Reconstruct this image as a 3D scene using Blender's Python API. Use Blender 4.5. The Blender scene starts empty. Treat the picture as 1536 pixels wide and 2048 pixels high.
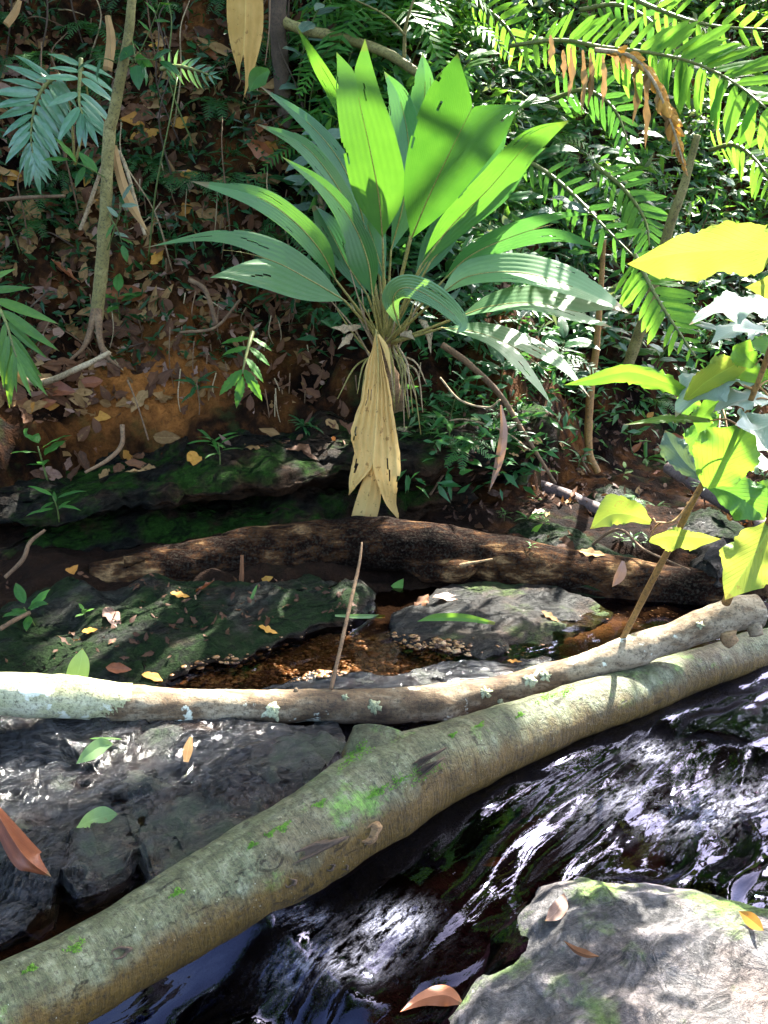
import bpy, math, random
import numpy as np
from mathutils import Vector, Matrix, Quaternion
from mathutils.bvhtree import BVHTree

random.seed(7)
rng = np.random.default_rng(11)
scene = bpy.context.scene
C = scene.collection
R = math.radians

# ------------------------------------------------------------------ camera
CAM = np.array([0.0, 0.0, 1.5])
PITCH = R(15.0)
FPX = 1847.0                       # focal length in pixels of a 1536 x 2048 frame
FWD = np.array([0, math.cos(PITCH), -math.sin(PITCH)])
UPV = np.array([0, math.sin(PITCH), math.cos(PITCH)])
RGT = np.array([1.0, 0, 0])
cam_data = bpy.data.cameras.new('camera')
cam = bpy.data.objects.new('camera', cam_data)
C.objects.link(cam)
cam.location = CAM.tolist()
cam.rotation_euler = (R(90) - PITCH, 0, 0)
cam_data.sensor_fit = 'VERTICAL'
cam_data.sensor_height = 24.0
cam_data.lens = 24.0 * FPX / 2048.0
cam_data.clip_start = 0.05
cam_data.clip_end = 400
scene.camera = cam

# ------------------------------------------------------------------ light
SUN = np.array([0.34, 0.52, 0.80]); SUN /= np.linalg.norm(SUN)
world = bpy.data.worlds.new('World')
scene.world = world
world.use_nodes = True
wn = world.node_tree.nodes; wl_ = world.node_tree.links
wn.clear()
sky = wn.new('ShaderNodeTexSky'); sky.sky_type = 'NISHITA'; sky.sun_disc = False
sky.sun_elevation = math.asin(SUN[2]); sky.sun_rotation = math.atan2(SUN[0], SUN[1])
sky.air_density = 0.8; sky.dust_density = 4.0; sky.ozone_density = 1.0
bg = wn.new('ShaderNodeBackground'); bg.inputs['Strength'].default_value = 0.15
wo = wn.new('ShaderNodeOutputWorld')
wl_.new(sky.outputs[0], bg.inputs[0]); wl_.new(bg.outputs[0], wo.inputs[0])
sun_data = bpy.data.lights.new('sun', 'SUN')
sun_data.energy = 5.0; sun_data.angle = R(0.55); sun_data.color = (1.0, 0.95, 0.86)
sun_o = bpy.data.objects.new('sun', sun_data); C.objects.link(sun_o)
sun_o.rotation_euler = Vector(SUN.tolist()).to_track_quat('Z', 'Y').to_euler()
sun_o.location = (3, 4, 12)
vs = scene.view_settings
vs.view_transform = 'Standard'; vs.look = 'None'; vs.gamma = 1.0; vs.use_curve_mapping = False
vs.exposure = 3.2
cy = scene.cycles
cy.max_bounces = 7; cy.diffuse_bounces = 3; cy.glossy_bounces = 3; cy.transmission_bounces = 5
cy.transparent_max_bounces = 8
cy.sample_clamp_indirect = 6.0
cy.use_denoising = True

# ------------------------------------------------------------------ helpers: pixels of the photograph -> world
def ray(px, py):
    return FWD + RGT * ((px - 768.0) / FPX) + UPV * ((1024.0 - py) / FPX)
def P(px, py, y):                   # the point at world depth y seen at that pixel
    d = ray(px, py); return CAM + d * (y / d[1])
def PZ(px, py, z):                  # the point at height z
    d = ray(px, py); return CAM + d * ((z - CAM[2]) / d[2])
def mpp(p):                         # metres per pixel at a world point
    return float(np.dot(np.asarray(p) - CAM, FWD)) / FPX

# ------------------------------------------------------------------ helpers: noise
def _h(ix, iy, iz, s):
    n = (ix.astype(np.int64) * 374761393 + iy.astype(np.int64) * 668265263 + iz.astype(np.int64) * 2147483647 + s * 144665) & 0xFFFFFFFF
    n = ((n ^ (n >> 13)) * 1274126177) & 0xFFFFFFFF
    n = ((n ^ (n >> 15)) * 2246822519) & 0xFFFFFFFF
    return ((n ^ (n >> 16)) & 0xFFFF) / 65535.0 * 2 - 1
def vnoise(p, s=0):
    p = np.asarray(p, float)
    i = np.floor(p); f = p - i; f = f * f * f * (f * (f * 6 - 15) + 10)
    x, y, z = i[..., 0], i[..., 1], i[..., 2]
    r = 0
    for dx in (0, 1):
        for dy in (0, 1):
            for dz in (0, 1):
                w = (f[..., 0] if dx else 1 - f[..., 0]) * (f[..., 1] if dy else 1 - f[..., 1]) * (f[..., 2] if dz else 1 - f[..., 2])
                r = r + w * _h(x + dx, y + dy, z + dz, s)
    return r
def fbm(p, octv=4, s=0, gain=0.5, lac=2.03):
    p = np.asarray(p, float); a = 1.0; r = 0; q = p.copy()
    for k in range(octv):
        r = r + a * vnoise(q, s + k * 17); q = q * lac + 3.7; a *= gain
    return r
def sstep(a, b, x):
    t = np.clip((x - a) / (b - a), 0, 1); return t * t * (3 - 2 * t)
def catmull(pts, n):
    pts = np.asarray(pts, float)
    if len(pts) == 2: 
        t = np.linspace(0, 1, n)[:, None]; return pts[0] * (1 - t) + pts[1] * t
    q = np.vstack([2 * pts[0] - pts[1], pts, 2 * pts[-1] - pts[-2]])
    m = len(pts) - 1
    t = np.linspace(0, m - 1e-9, n); k = t.astype(int); f = (t - k)[:, None]
    a, b, c, d = q[k], q[k + 1], q[k + 2], q[k + 3]
    return 0.5 * (2 * b + (c - a) * f + (2 * a - 5 * b + 4 * c - d) * f ** 2 + (3 * b - a - 3 * c + d) * f ** 3)
def curve1(vals, n):
    return catmull(np.asarray(vals, float)[:, None], n)[:, 0]
def norm(v):
    v = np.asarray(v, float); return v / np.maximum(np.linalg.norm(v, axis=-1, keepdims=True), 1e-9)

# ------------------------------------------------------------------ helpers: meshes
def make_mesh(name, V, Q, uv=None, smooth=True):
    """V: n x 3, Q: m x 4 (a quad whose last two indices agree is a triangle)."""
    V = np.ascontiguousarray(V, np.float32); Q = np.asarray(Q, np.int32)
    me = bpy.data.meshes.new(name)
    tri = Q[:, 2] == Q[:, 3]
    if tri.any():
        me.from_pydata(V.tolist(), [], [q[:3] if t else q for q, t in zip(Q.tolist(), tri.tolist())])
    else:
        m = len(Q)
        me.vertices.add(len(V)); me.vertices.foreach_set('co', V.ravel())
        me.loops.add(4 * m); me.polygons.add(m)
        me.loops.foreach_set('vertex_index', np.ascontiguousarray(Q.ravel()))
        me.polygons.foreach_set('loop_start', np.arange(0, 4 * m, 4, dtype=np.int32))
        me.update(calc_edges=True)
    if smooth:
        me.polygons.foreach_set('use_smooth', np.ones(len(me.polygons), bool))
    if uv is not None:
        l = me.uv_layers.new(name='UVMap')
        idx = np.zeros(len(me.loops), np.int32); me.loops.foreach_get('vertex_index', idx)
        l.data.foreach_set('uv', np.ascontiguousarray(np.asarray(uv, np.float32)[idx].ravel()))
    me.update()
    return me
def link(name, me, mat=None, parent=None):
    o = bpy.data.objects.new(name, me); C.objects.link(o)
    if mat is not None and not me.materials: me.materials.append(mat)
    if parent is not None: o.parent = parent
    return o
def tag(o, label=None, cat=None, group=None, kind=None):
    if label: o['label'] = label
    if cat: o['category'] = cat
    if group: o['group'] = group
    if kind: o['kind'] = kind
    return o
def empty(name, loc, label=None, cat=None, group=None):
    o = bpy.data.objects.new(name, None); C.objects.link(o)
    o.location = [float(a) for a in loc]; o.empty_display_size = 0.05
    return tag(o, label, cat, group)
def mesh_thing(name, V, Q, mat, label=None, cat=None, group=None, uv=None, kind=None, origin=None, smooth=True):
    V = np.asarray(V, float)
    if origin is None: origin = np.array([V[:, 0].mean(), V[:, 1].mean(), V[:, 2].min()])
    o = link(name, make_mesh(name, V - origin, Q, uv, smooth), mat)
    o.location = [float(a) for a in origin]
    return tag(o, label, cat, group, kind)
def part(name, V, Q, mat, root, uv=None, label=None, smooth=True):
    """a child mesh given in world coordinates; root sits unrotated at its location (or under one that does)"""
    off = np.zeros(3); p = root
    while p is not None: off = off + np.array(p.location); p = p.parent
    o = link(name, make_mesh(name, np.asarray(V, float) - off, Q, uv, smooth), mat, root)
    return tag(o, label)
def grid_quads(n, m, wrap=False, base=0):
    i, j = np.meshgrid(np.arange(n - 1), np.arange(m if wrap else m - 1), indexing='ij')
    j2 = (j + 1) % m
    return (np.stack([i * m + j, i * m + j2, (i + 1) * m + j2, (i + 1) * m + j], -1).reshape(-1, 4) + base)
def frames(pts):
    pts = np.asarray(pts, float)
    T = norm(np.gradient(pts, axis=0))
    up = np.array([0, 0, 1.0]) if abs(T[0][2]) < 0.9 else np.array([1.0, 0, 0])
    N = np.zeros_like(T); n = norm(np.cross(np.cross(T[0], up), T[0]))
    for k in range(len(T)):
        n = norm(n - T[k] * np.dot(n, T[k])); N[k] = n
    return T, N, np.cross(T, N)
def tube(pts, rad, ns=8, n=None, disp=None, cap=True):
    """pts control points, rad radii at them; disp(V, ang, k) -> radial factor"""
    n = n or max(6, 4 * len(pts))
    c = catmull(pts, n); r = np.interp(np.linspace(0, 1, n), np.linspace(0, 1, len(rad)), rad)
    T, N, B = frames(c)
    a = np.linspace(0, 2 * math.pi, ns, endpoint=False)
    d = N[:, None] * np.cos(a)[None, :, None] + B[:, None] * np.sin(a)[None, :, None]
    rr = np.broadcast_to(r[:, None], (n, ns)).copy()
    if disp is not None: rr = rr * (1 + disp(c[:, None] + d * r[:, None, None], a, c))
    V = (c[:, None] + d * rr[..., None]).reshape(-1, 3)
    uv = np.stack(np.broadcast_arrays(np.linspace(0, 1, ns)[None, :], np.linspace(0, 1, n)[:, None]), -1).reshape(-1, 2)
    Q = grid_quads(n, ns, True)
    if cap:
        V = np.vstack([V, c[0] - T[0] * r[0] * 0.15, c[-1] + T[-1] * r[-1] * 0.15]); uv = np.vstack([uv, [0.5, 0], [0.5, 1]])
        k = len(V)
        j = np.arange(ns); j2 = (j + 1) % ns
        A = np.stack([j2, j, np.full(ns, k - 2), np.full(ns, k - 2)], -1)
        b = (n - 1) * ns
        Bq = np.stack([b + j, b + j2, np.full(ns, k - 1), np.full(ns, k - 1)], -1)
        Q = np.vstack([Q, A, Bq])
    return V, Q, uv
class Bag:
    """collects several pieces of geometry of ONE part"""
    def __init__(s): s.V = []; s.Q = []; s.U = []; s.n = 0
    def add(s, V, Q, U=None):
        s.V.append(np.asarray(V, float)); s.Q.append(np.asarray(Q) + s.n)
        s.U.append(np.zeros((len(V), 2)) if U is None else np.asarray(U)); s.n += len(V)
    def get(s): return np.vstack(s.V), np.vstack(s.Q), np.vstack(s.U)
def dup(root, loc=None, rot=None, scale=None, label=None, group=None):
    r = root.copy(); C.objects.link(r)
    if loc is not None: r.location = [float(a) for a in loc]
    if rot is not None: r.rotation_euler = rot
    if scale is not None: r.scale = (scale,) * 3
    if label: r['label'] = label
    if group: r['group'] = group
    for ch in root.children:
        c = ch.copy(); C.objects.link(c); c.parent = r
        for g in ch.children:
            d = g.copy(); C.objects.link(d); d.parent = c
    return r

# ------------------------------------------------------------------ helpers: materials
class NT:
    def __init__(s, name):
        s.m = bpy.data.materials.new(name); s.m.use_nodes = True
        s.t = s.m.node_tree; s.t.nodes.clear(); s.out = s.t.nodes.new('ShaderNodeOutputMaterial')
        s.obj = None
    def n(s, typ, **kw):
        nd = s.t.nodes.new(typ)
        for k, v in kw.items(): setattr(nd, k, v)
        return nd
    def l(s, a, b): s.t.links.new(a, b)
    def setin(s, nd, key, v):
        if hasattr(v, 'is_linked') or hasattr(v, 'links'): s.l(v, nd.inputs[key])
        else: nd.inputs[key].default_value = v
    def coord(s, kind='Object'):
        return s.n('ShaderNodeTexCoord').outputs[kind]
    def mapping(s, vec, scale=(1, 1, 1), rot=(0, 0, 0)):
        m = s.n('ShaderNodeMapping'); s.l(vec, m.inputs[0]); m.inputs['Scale'].default_value = scale; m.inputs['Rotation'].default_value = rot
        return m.outputs[0]
    def noise(s, vec, scale, detail=4, rough=0.55, dist=0.0, col=False):
        nd = s.n('ShaderNodeTexNoise'); s.l(vec, nd.inputs['Vector'])
        nd.inputs['Scale'].default_value = scale; nd.inputs['Detail'].default_value = detail
        nd.inputs['Roughness'].default_value = rough; nd.inputs['Distortion'].default_value = dist
        return nd.outputs['Color' if col else 'Fac']
    def voro(s, vec, scale, feat='F1', out='Distance'):
        nd = s.n('ShaderNodeTexVoronoi', feature=feat); s.l(vec, nd.inputs['Vector']); nd.inputs['Scale'].default_value = scale
        return nd.outputs[out]
    def ramp(s, fac, stops):
        nd = s.n('ShaderNodeValToRGB'); s.l(fac, nd.inputs[0]); e = nd.color_ramp.elements
        while len(e) < len(stops): e.new(0.5)
        for k, (p, c) in enumerate(stops):
            e[k].position = p; e[k].color = (c, c, c, 1) if not isinstance(c, (tuple, list)) else (*c, 1)
        return nd.outputs[0]
    def mix(s, fac, a, b, blend='MIX'):
        nd = s.n('ShaderNodeMix', data_type='RGBA', blend_type=blend)
        for k, v in ((0, fac), (6, a), (7, b)):
            if hasattr(v, 'links'): s.l(v, nd.inputs[k])
            else: nd.inputs[k].default_value = ((*v, 1) if isinstance(v, (tuple, list)) else v)
        return nd.outputs[2]
    def math(s, op, a, b=0.5, clamp=False):
        nd = s.n('ShaderNodeMath', operation=op, use_clamp=clamp)
        for k, v in ((0, a), (1, b)):
            if hasattr(v, 'links'): s.l(v, nd.inputs[k])
            else: nd.inputs[k].default_value = v
        return nd.outputs[0]
    def sep(s, vec):
        nd = s.n('ShaderNodeSeparateXYZ'); s.l(vec, nd.inputs[0]); return nd.outputs
    def bump(s, h, strength=0.5, dist=0.02, normal=None):
        nd = s.n('ShaderNodeBump'); s.l(h, nd.inputs['Height']); nd.inputs['Strength'].default_value = strength; nd.inputs['Distance'].default_value = dist
        if normal is not None: s.l(normal, nd.inputs['Normal'])
        return nd.outputs[0]
    def rand(s): return s.n('ShaderNodeObjectInfo').outputs['Random']
    def prin(s, col, rough=0.6, spec=0.5, normal=None, **kw):
        nd = s.n('ShaderNodeBsdfPrincipled')
        for k, v in (('Base Color', col), ('Roughness', rough), ('Specular IOR Level', spec)):
            if hasattr(v, 'links'): s.l(v, nd.inputs[k])
            else: nd.inputs[k].default_value = ((*v, 1) if isinstance(v, (tuple, list)) else v)
        if normal is not None: s.l(normal, nd.inputs['Normal'])
        for k, v in kw.items(): nd.inputs[k.replace('_', ' ')].default_value = v
        return nd.outputs[0]
    def done(s, sh): s.l(sh, s.out.inputs['Surface']); return s.m
M = {}
LANDMARKS = [(80, 220, 'the blue green fronds'), (215, 420, 'the kinked sapling'), (490, 100, 'the top dead leaf'), (560, 220, 'the dark slim trunk'), (470, 380, 'the long left palm leaf'), (450, 530, 'the lowest left palm leaf'), (20, 680, 'the left edge fronds'),
    (485, 740, 'the toothed fern'), (280, 800, 'the bare red soil'), (95, 960, 'the left edge seedling'), (250, 930, 'the mossy ledge corner'), (745, 400, 'the palm'), (375, 140, 'the small pale fern'), (240, 640, 'the sapling foot'),
    (960, 80, 'the top middle ferns'), (1330, 200, 'the dead brown fern'), (1440, 150, 'the big bright fern'), (1150, 400, 'the slender sloping fern'), (1400, 510, 'the huge yellow leaf'), (1330, 640, 'the hanging fern'), (1450, 760, 'the sunlit sapling'), (1180, 850, 'the orange brown stem'),
    (1080, 600, 'the right palm leaves'), (1000, 900, 'the pale hanging leaf'), (1250, 1030, 'the grey fallen branch'), (1420, 1000, 'the second grey branch'), (1100, 1080, 'the flat mossy stone'), (1470, 350, 'the right edge fern'), (810, 100, 'the bent pale limb'), (1280, 420, 'the leaning thin sapling')]
def where(px, py):
    d, x, y, nm = min(((px - a) ** 2 + (py - b) ** 2, a, b, t) for a, b, t in LANDMARKS)
    dx, dy = px - x, py - y
    near = 'close ' if d < 45 ** 2 else ''
    return near + (('right of ' if dx > 0 else 'left of ') if abs(dx) > abs(dy) else ('below ' if dy > 0 else 'above ')) + nm
# ================================================================== materials of the setting
def mat_soil():
    s = NT('soil'); c = s.coord('Object')
    n1 = s.noise(c, 1.3, 3); n2 = s.noise(c, 14, 6, 0.65); n3 = s.noise(c, 60, 4, 0.7)
    col = s.ramp(n2, [(0.3, (0.005, 0.0025, 0.0015)), (0.5, (0.020, 0.0085, 0.0035)), (0.66, (0.075, 0.028, 0.009)), (0.8, (0.16, 0.07, 0.026))])
    dark = s.ramp(n1, [(0.38, (0.16, 0.13, 0.09)), (0.6, (1, 1, 1))])
    col = s.mix(1.0, col, dark, 'MULTIPLY')
    gr = s.ramp(s.noise(c, 4.5, 5, 0.6), [(0.56, 0.0), (0.68, 0.75)])
    col = s.mix(gr, col, (0.022, 0.034, 0.010))
    bare = s.n('ShaderNodeAttribute', attribute_name='bare').outputs['Fac']
    col = s.mix(s.math('MULTIPLY', bare, s.ramp(n2, [(0.3, 0.35), (0.55, 1.0)])), col, s.mix(n3, (0.15, 0.048, 0.010), (0.46, 0.18, 0.045)))
    bed = s.n('ShaderNodeAttribute', attribute_name='bed').outputs['Fac']                 # algae black stream bed, pale brown silt in the side pool
    col = s.mix(bed, col, s.mix(n2, (0.003, 0.002, 0.0015), (0.022, 0.011, 0.006)))
    silt = s.n('ShaderNodeAttribute', attribute_name='silt').outputs['Fac']
    col = s.mix(silt, col, s.mix(n2, (0.055, 0.030, 0.012), (0.20, 0.115, 0.048)))
    h = s.math('ADD', s.math('MULTIPLY', n2, 0.7), s.math('MULTIPLY', n3, 0.35))
    return s.done(s.prin(col, 0.9, 0.07, s.bump(h, 1.0, 0.05)))
def mat_rock(name, dry, moss_amt, rough, mosscol=(0.030, 0.060, 0.012), wetmix=0.0, base=None, bedding=0.5, spec=0.6):
    s = NT(name); c = s.coord('Object')
    cs = s.mapping(c, (1, 1, 3.2), (0.10, 0.16, 0.25))
    n1 = s.noise(c, 2.2, 5, 0.6); n2 = s.noise(cs, 9, 7, 0.68, 0.6); n3 = s.noise(c, 70, 5, 0.7)
    lo, mi, hi = base or ((0.008, 0.009, 0.010), (0.030, 0.034, 0.034), (0.085, 0.085, 0.075))
    col = s.ramp(n2, [(0.28, lo), (0.5, mi), (0.72, hi)])
    col = s.mix(s.ramp(n1, [(0.45, 0.0), (0.7, 0.55)]), col, (0.075, 0.036, 0.016) if not dry else (0.26, 0.17, 0.13))
    nz = s.sep(s.n('ShaderNodeNewGeometry').outputs['Normal'])[2]
    mn = s.noise(c, 3.4, 6, 0.62)
    mk = s.math('MULTIPLY', s.ramp(mn, [(0.62 - 0.3 * moss_amt, 0.0), (0.72 - 0.3 * moss_amt, 1.0)]), s.ramp(nz, [(0.05, 0.0), (0.5, 1.0)]))
    mcol = s.mix(n3, (mosscol[0] * 0.4, mosscol[1] * 0.45, mosscol[2] * 0.5), (mosscol[0] * 1.7, mosscol[1] * 1.6, mosscol[2] * 1.3))
    col = s.mix(mk, col, mcol)
    rg = s.mix(mk, s.ramp(s.noise(c, 5, 3), [(0.35, rough * 0.6), (0.65, min(1, rough * 1.5))]), (0.9, 0.9, 0.9))
    bd = s.noise(s.mapping(s.mapping(c, (1, 1, 1), (0, 0, R(-38))), (5.5, 15, 11)), 1.0, 8, 0.72, 1.4)
    crk = s.ramp(bd, [(0.40, 0.0), (0.47, 0.55), (0.56, 0.62), (0.60, 1.0)])
    col = s.mix(s.ramp(bd, [(0.38, 0.75), (0.47, 0.0)]), col, (lo[0] * .4, lo[1] * .4, lo[2] * .4))
    n5 = s.noise(c, 32, 6, 0.75)
    col = s.mix(1.0, col, s.ramp(n5, [(0.34, (0.45, 0.45, 0.45)), (0.5, (1, 1, 1)), (0.68, (1.6, 1.6, 1.6))]), 'MULTIPLY')
    h = s.math('ADD', s.math('MULTIPLY', n2, 0.7), s.math('ADD', s.math('MULTIPLY', n3, 0.22), s.math('MULTIPLY', n5, 0.45)))
    h = s.math('ADD', h, s.math('MULTIPLY', crk, bedding))
    h = s.math('ADD', h, s.math('MULTIPLY', mk, s.math('MULTIPLY', n3, 0.35)))
    return s.done(s.prin(col, rg, spec, s.bump(h, 0.9, 0.035)))
def mat_bark(name, stops, rough=0.75, moss=0.0, mosscol=(0.10, 0.26, 0.03), lichen=0.0, along=(14, 14, 14), under=None, spots=0.0, bump=0.6, spec=0.3):
    s = NT(name); c = s.coord('Object')
    n1 = s.noise(c, 3.2, 5, 0.6); n2 = s.noise(s.mapping(c, along), 1.0, 6, 0.66, 0.3); n3 = s.noise(c, 85, 4, 0.75)
    col = s.ramp(s.math('ADD', s.math('MULTIPLY', n1, 0.55), s.math('MULTIPLY', n2, 0.45)), stops)
    col = s.mix(s.ramp(n3, [(0.34, 0.75), (0.52, 0.0)]), col, (0.03, 0.025, 0.018))
    nz = s.sep(s.n('ShaderNodeNewGeometry').outputs['Normal'])[2]
    if under:                                        # ochre tone below, with underside shade mixed into the colour
        k = s.math('ADD', nz, s.math('MULTIPLY', s.math('SUBTRACT', n1, 0.5), 1.6))
        col = s.mix(s.ramp(k, [(0.2, 1.0), (0.75, 0.0)]), col, s.mix(n2, (under[0] * 0.55, under[1] * 0.5, under[2] * 0.5), under))
    if lichen:
        lk = s.ramp(s.noise(c, 10.0, 5, 0.6), [(0.70 - 0.2 * lichen, 0.0), (0.73 - 0.2 * lichen, 1.0)])
        col = s.mix(lk, col, s.mix(n3, (0.36, 0.38, 0.27), (0.72, 0.74, 0.62)))
    if spots:
        sp = s.ramp(s.voro(c, 34), [(0.0, 1.0), (0.13 * spots, 0.0)])
        col = s.mix(s.math('MULTIPLY', sp, 0.8), col, (0.62, 0.64, 0.56))
    if moss:
        mk = s.math('MULTIPLY', s.ramp(s.noise(c, 7, 6, 0.72), [(0.64 - 0.2 * moss, 0.0), (0.70 - 0.2 * moss, 1.0)]), s.ramp(nz, [(0.1, 0.0), (0.55, 1.0)]))
        col = s.mix(s.math('MULTIPLY', mk, 0.9), col, s.mix(n3, (mosscol[0] * 0.5, mosscol[1] * 0.55, mosscol[2] * 0.6), mosscol))
    h = s.math('ADD', s.math('MULTIPLY', n2, 0.6), s.math('MULTIPLY', n3, 0.3))
    return s.done(s.prin(col, rough, spec, s.bump(h, bump, 0.012)))
M['soil'] = mat_soil()
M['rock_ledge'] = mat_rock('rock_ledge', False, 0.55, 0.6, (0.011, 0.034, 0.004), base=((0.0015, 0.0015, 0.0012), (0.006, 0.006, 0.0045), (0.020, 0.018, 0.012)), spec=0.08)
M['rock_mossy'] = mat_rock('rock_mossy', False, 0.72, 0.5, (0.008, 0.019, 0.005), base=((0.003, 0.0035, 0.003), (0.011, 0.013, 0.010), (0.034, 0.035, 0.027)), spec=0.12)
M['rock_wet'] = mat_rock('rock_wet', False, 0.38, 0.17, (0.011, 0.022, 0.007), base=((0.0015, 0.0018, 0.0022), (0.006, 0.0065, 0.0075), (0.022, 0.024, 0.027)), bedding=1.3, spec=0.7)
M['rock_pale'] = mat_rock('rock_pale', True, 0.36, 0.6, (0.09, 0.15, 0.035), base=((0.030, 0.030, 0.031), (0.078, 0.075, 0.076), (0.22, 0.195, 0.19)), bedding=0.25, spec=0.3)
M['rock_grey'] = mat_rock('rock_grey', False, 0.30, 0.5, (0.035, 0.055, 0.016), base=((0.003, 0.0034, 0.003), (0.0095, 0.0105, 0.009), (0.027, 0.028, 0.023)), spec=0.2)
def mat_big_log():
    s = NT('log_big'); c = s.coord('Object')
    n0 = s.noise(c, 1.9, 4, 0.6); n1 = s.noise(c, 6.5, 6, 0.65); n3 = s.noise(c, 95, 4, 0.75); n4 = s.noise(c, 26, 5, 0.7)
    nz = s.sep(s.n('ShaderNodeNewGeometry').outputs['Normal'])[2]
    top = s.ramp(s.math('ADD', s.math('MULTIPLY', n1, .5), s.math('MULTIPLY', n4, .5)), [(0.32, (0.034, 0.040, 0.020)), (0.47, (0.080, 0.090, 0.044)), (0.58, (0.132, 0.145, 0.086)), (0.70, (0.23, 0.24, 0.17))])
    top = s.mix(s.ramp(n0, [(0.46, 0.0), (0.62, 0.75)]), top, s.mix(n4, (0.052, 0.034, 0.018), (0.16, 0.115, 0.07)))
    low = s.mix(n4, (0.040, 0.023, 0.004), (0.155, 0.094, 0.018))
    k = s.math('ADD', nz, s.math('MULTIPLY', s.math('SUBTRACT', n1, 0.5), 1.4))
    col = s.mix(s.ramp(k, [(0.22, 1.0), (0.70, 0.0)]), top, low)  # own grey green and ochre, with sky-lit top and shaded underside painted in
    col = s.mix(s.ramp(n3, [(0.36, 0.7), (0.5, 0.0)]), col, (0.022, 0.018, 0.012))
    col = s.mix(s.ramp(s.noise(c, 17, 5, 0.75), [(0.64, 0.0), (0.69, 0.8)]), col, (0.028, 0.018, 0.010))       # dark blotches
    col = s.mix(s.math('MULTIPLY', s.ramp(s.voro(c, 42), [(0.0, 1.0), (0.085, 0.0)]), 0.8), col, (0.55, 0.57, 0.48))  # lichen dots
    mk = s.math('MULTIPLY', s.ramp(s.noise(c, 5.5, 7, 0.72), [(0.56, 0.0), (0.66, 1.0)]), s.ramp(nz, [(0.15, 0.0), (0.6, 1.0)]))
    col = s.mix(s.math('MULTIPLY', mk, s.ramp(n3, [(0.35, 0.35), (0.6, 1.0)])), col, s.mix(n3, (0.06, 0.14, 0.015), (0.17, 0.34, 0.06)))
    wr = s.noise(s.mapping(s.coord('UV'), (4, 170, 1)), 1.0, 5, 0.7, 0.8)                   # fine rings and cracks across the bark
    ck = s.ramp(s.noise(s.mapping(s.coord('UV'), (13, 26, 1)), 1.0, 7, 0.75, 1.5), [(0.33, 1.0), (0.40, 0.0)])
    col = s.mix(s.math('MULTIPLY', ck, 0.8), col, (0.020, 0.014, 0.008))
    col = s.mix(1.0, col, s.ramp(wr, [(0.3, (0.62, 0.62, 0.6)), (0.6, (1.08, 1.08, 1.05))]), 'MULTIPLY')
    h = s.math('ADD', s.math('MULTIPLY', n4, 0.8), s.math('ADD', s.math('MULTIPLY', n3, 0.35), s.math('MULTIPLY', wr, 0.7)))
    h = s.math('SUBTRACT', h, s.math('MULTIPLY', ck, 0.6))
    return s.done(s.prin(col, 0.6, 0.3, s.bump(h, 0.85, 0.014)))
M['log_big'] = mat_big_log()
M['log_thin'] = mat_bark('log_thin', [(0.36, (0.030, 0.015, 0.008)), (0.48, (0.13, 0.085, 0.045)), (0.60, (0.30, 0.245, 0.16)), (0.72, (0.46, 0.41, 0.30))], 0.8, moss=0.02, lichen=0.42, along=(9, 30, 30))
M['log_pale_sunlit'] = mat_bark('log_pale_sunlit', [(0.3, (0.16, 0.16, 0.06)), (0.5, (0.33, 0.33, 0.18)), (0.7, (0.5, 0.49, 0.36))], 0.8, lichen=0.5, along=(9, 30, 30))  # lichen bark tone, raised to hold the white of direct sun
M['log_dark'] = mat_bark('log_dark', [(0.42, (0.0020, 0.0010, 0.0008)), (0.50, (0.0085, 0.0036, 0.0022)), (0.565, (0.045, 0.021, 0.009)), (0.65, (0.24, 0.145, 0.065))], 0.9, along=(8, 26, 26), bump=1.3, spec=0.03)
M['branch_grey'] = mat_bark('branch_grey', [(0.3, (0.05, 0.032, 0.028)), (0.55, (0.13, 0.092, 0.085)), (0.7, (0.22, 0.17, 0.15))], 0.6)
M['sap_bark'] = mat_bark('sap_bark', [(0.3, (0.085, 0.07, 0.02)), (0.5, (0.20, 0.17, 0.055)), (0.7, (0.36, 0.31, 0.13))], 0.75, spots=0.5)
M['dark_bark'] = mat_bark('dark_bark', [(0.3, (0.03, 0.02, 0.012)), (0.55, (0.09, 0.06, 0.04)), (0.7, (0.22, 0.18, 0.12))], 0.85)
M['root'] = mat_bark('root', [(0.3, (0.07, 0.038, 0.02)), (0.55, (0.17, 0.10, 0.05)), (0.7, (0.30, 0.20, 0.11))], 0.8)
M['stem_orange'] = mat_bark('stem_orange', [(0.3, (0.16, 0.075, 0.02)), (0.55, (0.30, 0.16, 0.045)), (0.7, (0.40, 0.25, 0.09))], 0.55)
M['broken_wood'] = mat_bark('broken_wood', [(0.3, (0.10, 0.055, 0.025)), (0.5, (0.22, 0.13, 0.06)), (0.7, (0.38, 0.26, 0.13))], 0.85, along=(10, 60, 60), bump=1.0)
def mat_pebble():
    s = NT('pebble'); c = s.coord('Object')
    r = s.voro(c, 55, 'F1', 'Color')
    col = s.ramp(s.sep(r)[0], [(0.0, (0.05, 0.02, 0.007)), (0.4, (0.15, 0.066, 0.02)), (0.75, (0.25, 0.125, 0.042)), (1.0, (0.36, 0.24, 0.12))])
    return s.done(s.prin(col, 0.4, 0.5, s.bump(s.noise(c, 90, 3), 0.3, 0.004)))
M['pebble'] = mat_pebble()
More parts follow.
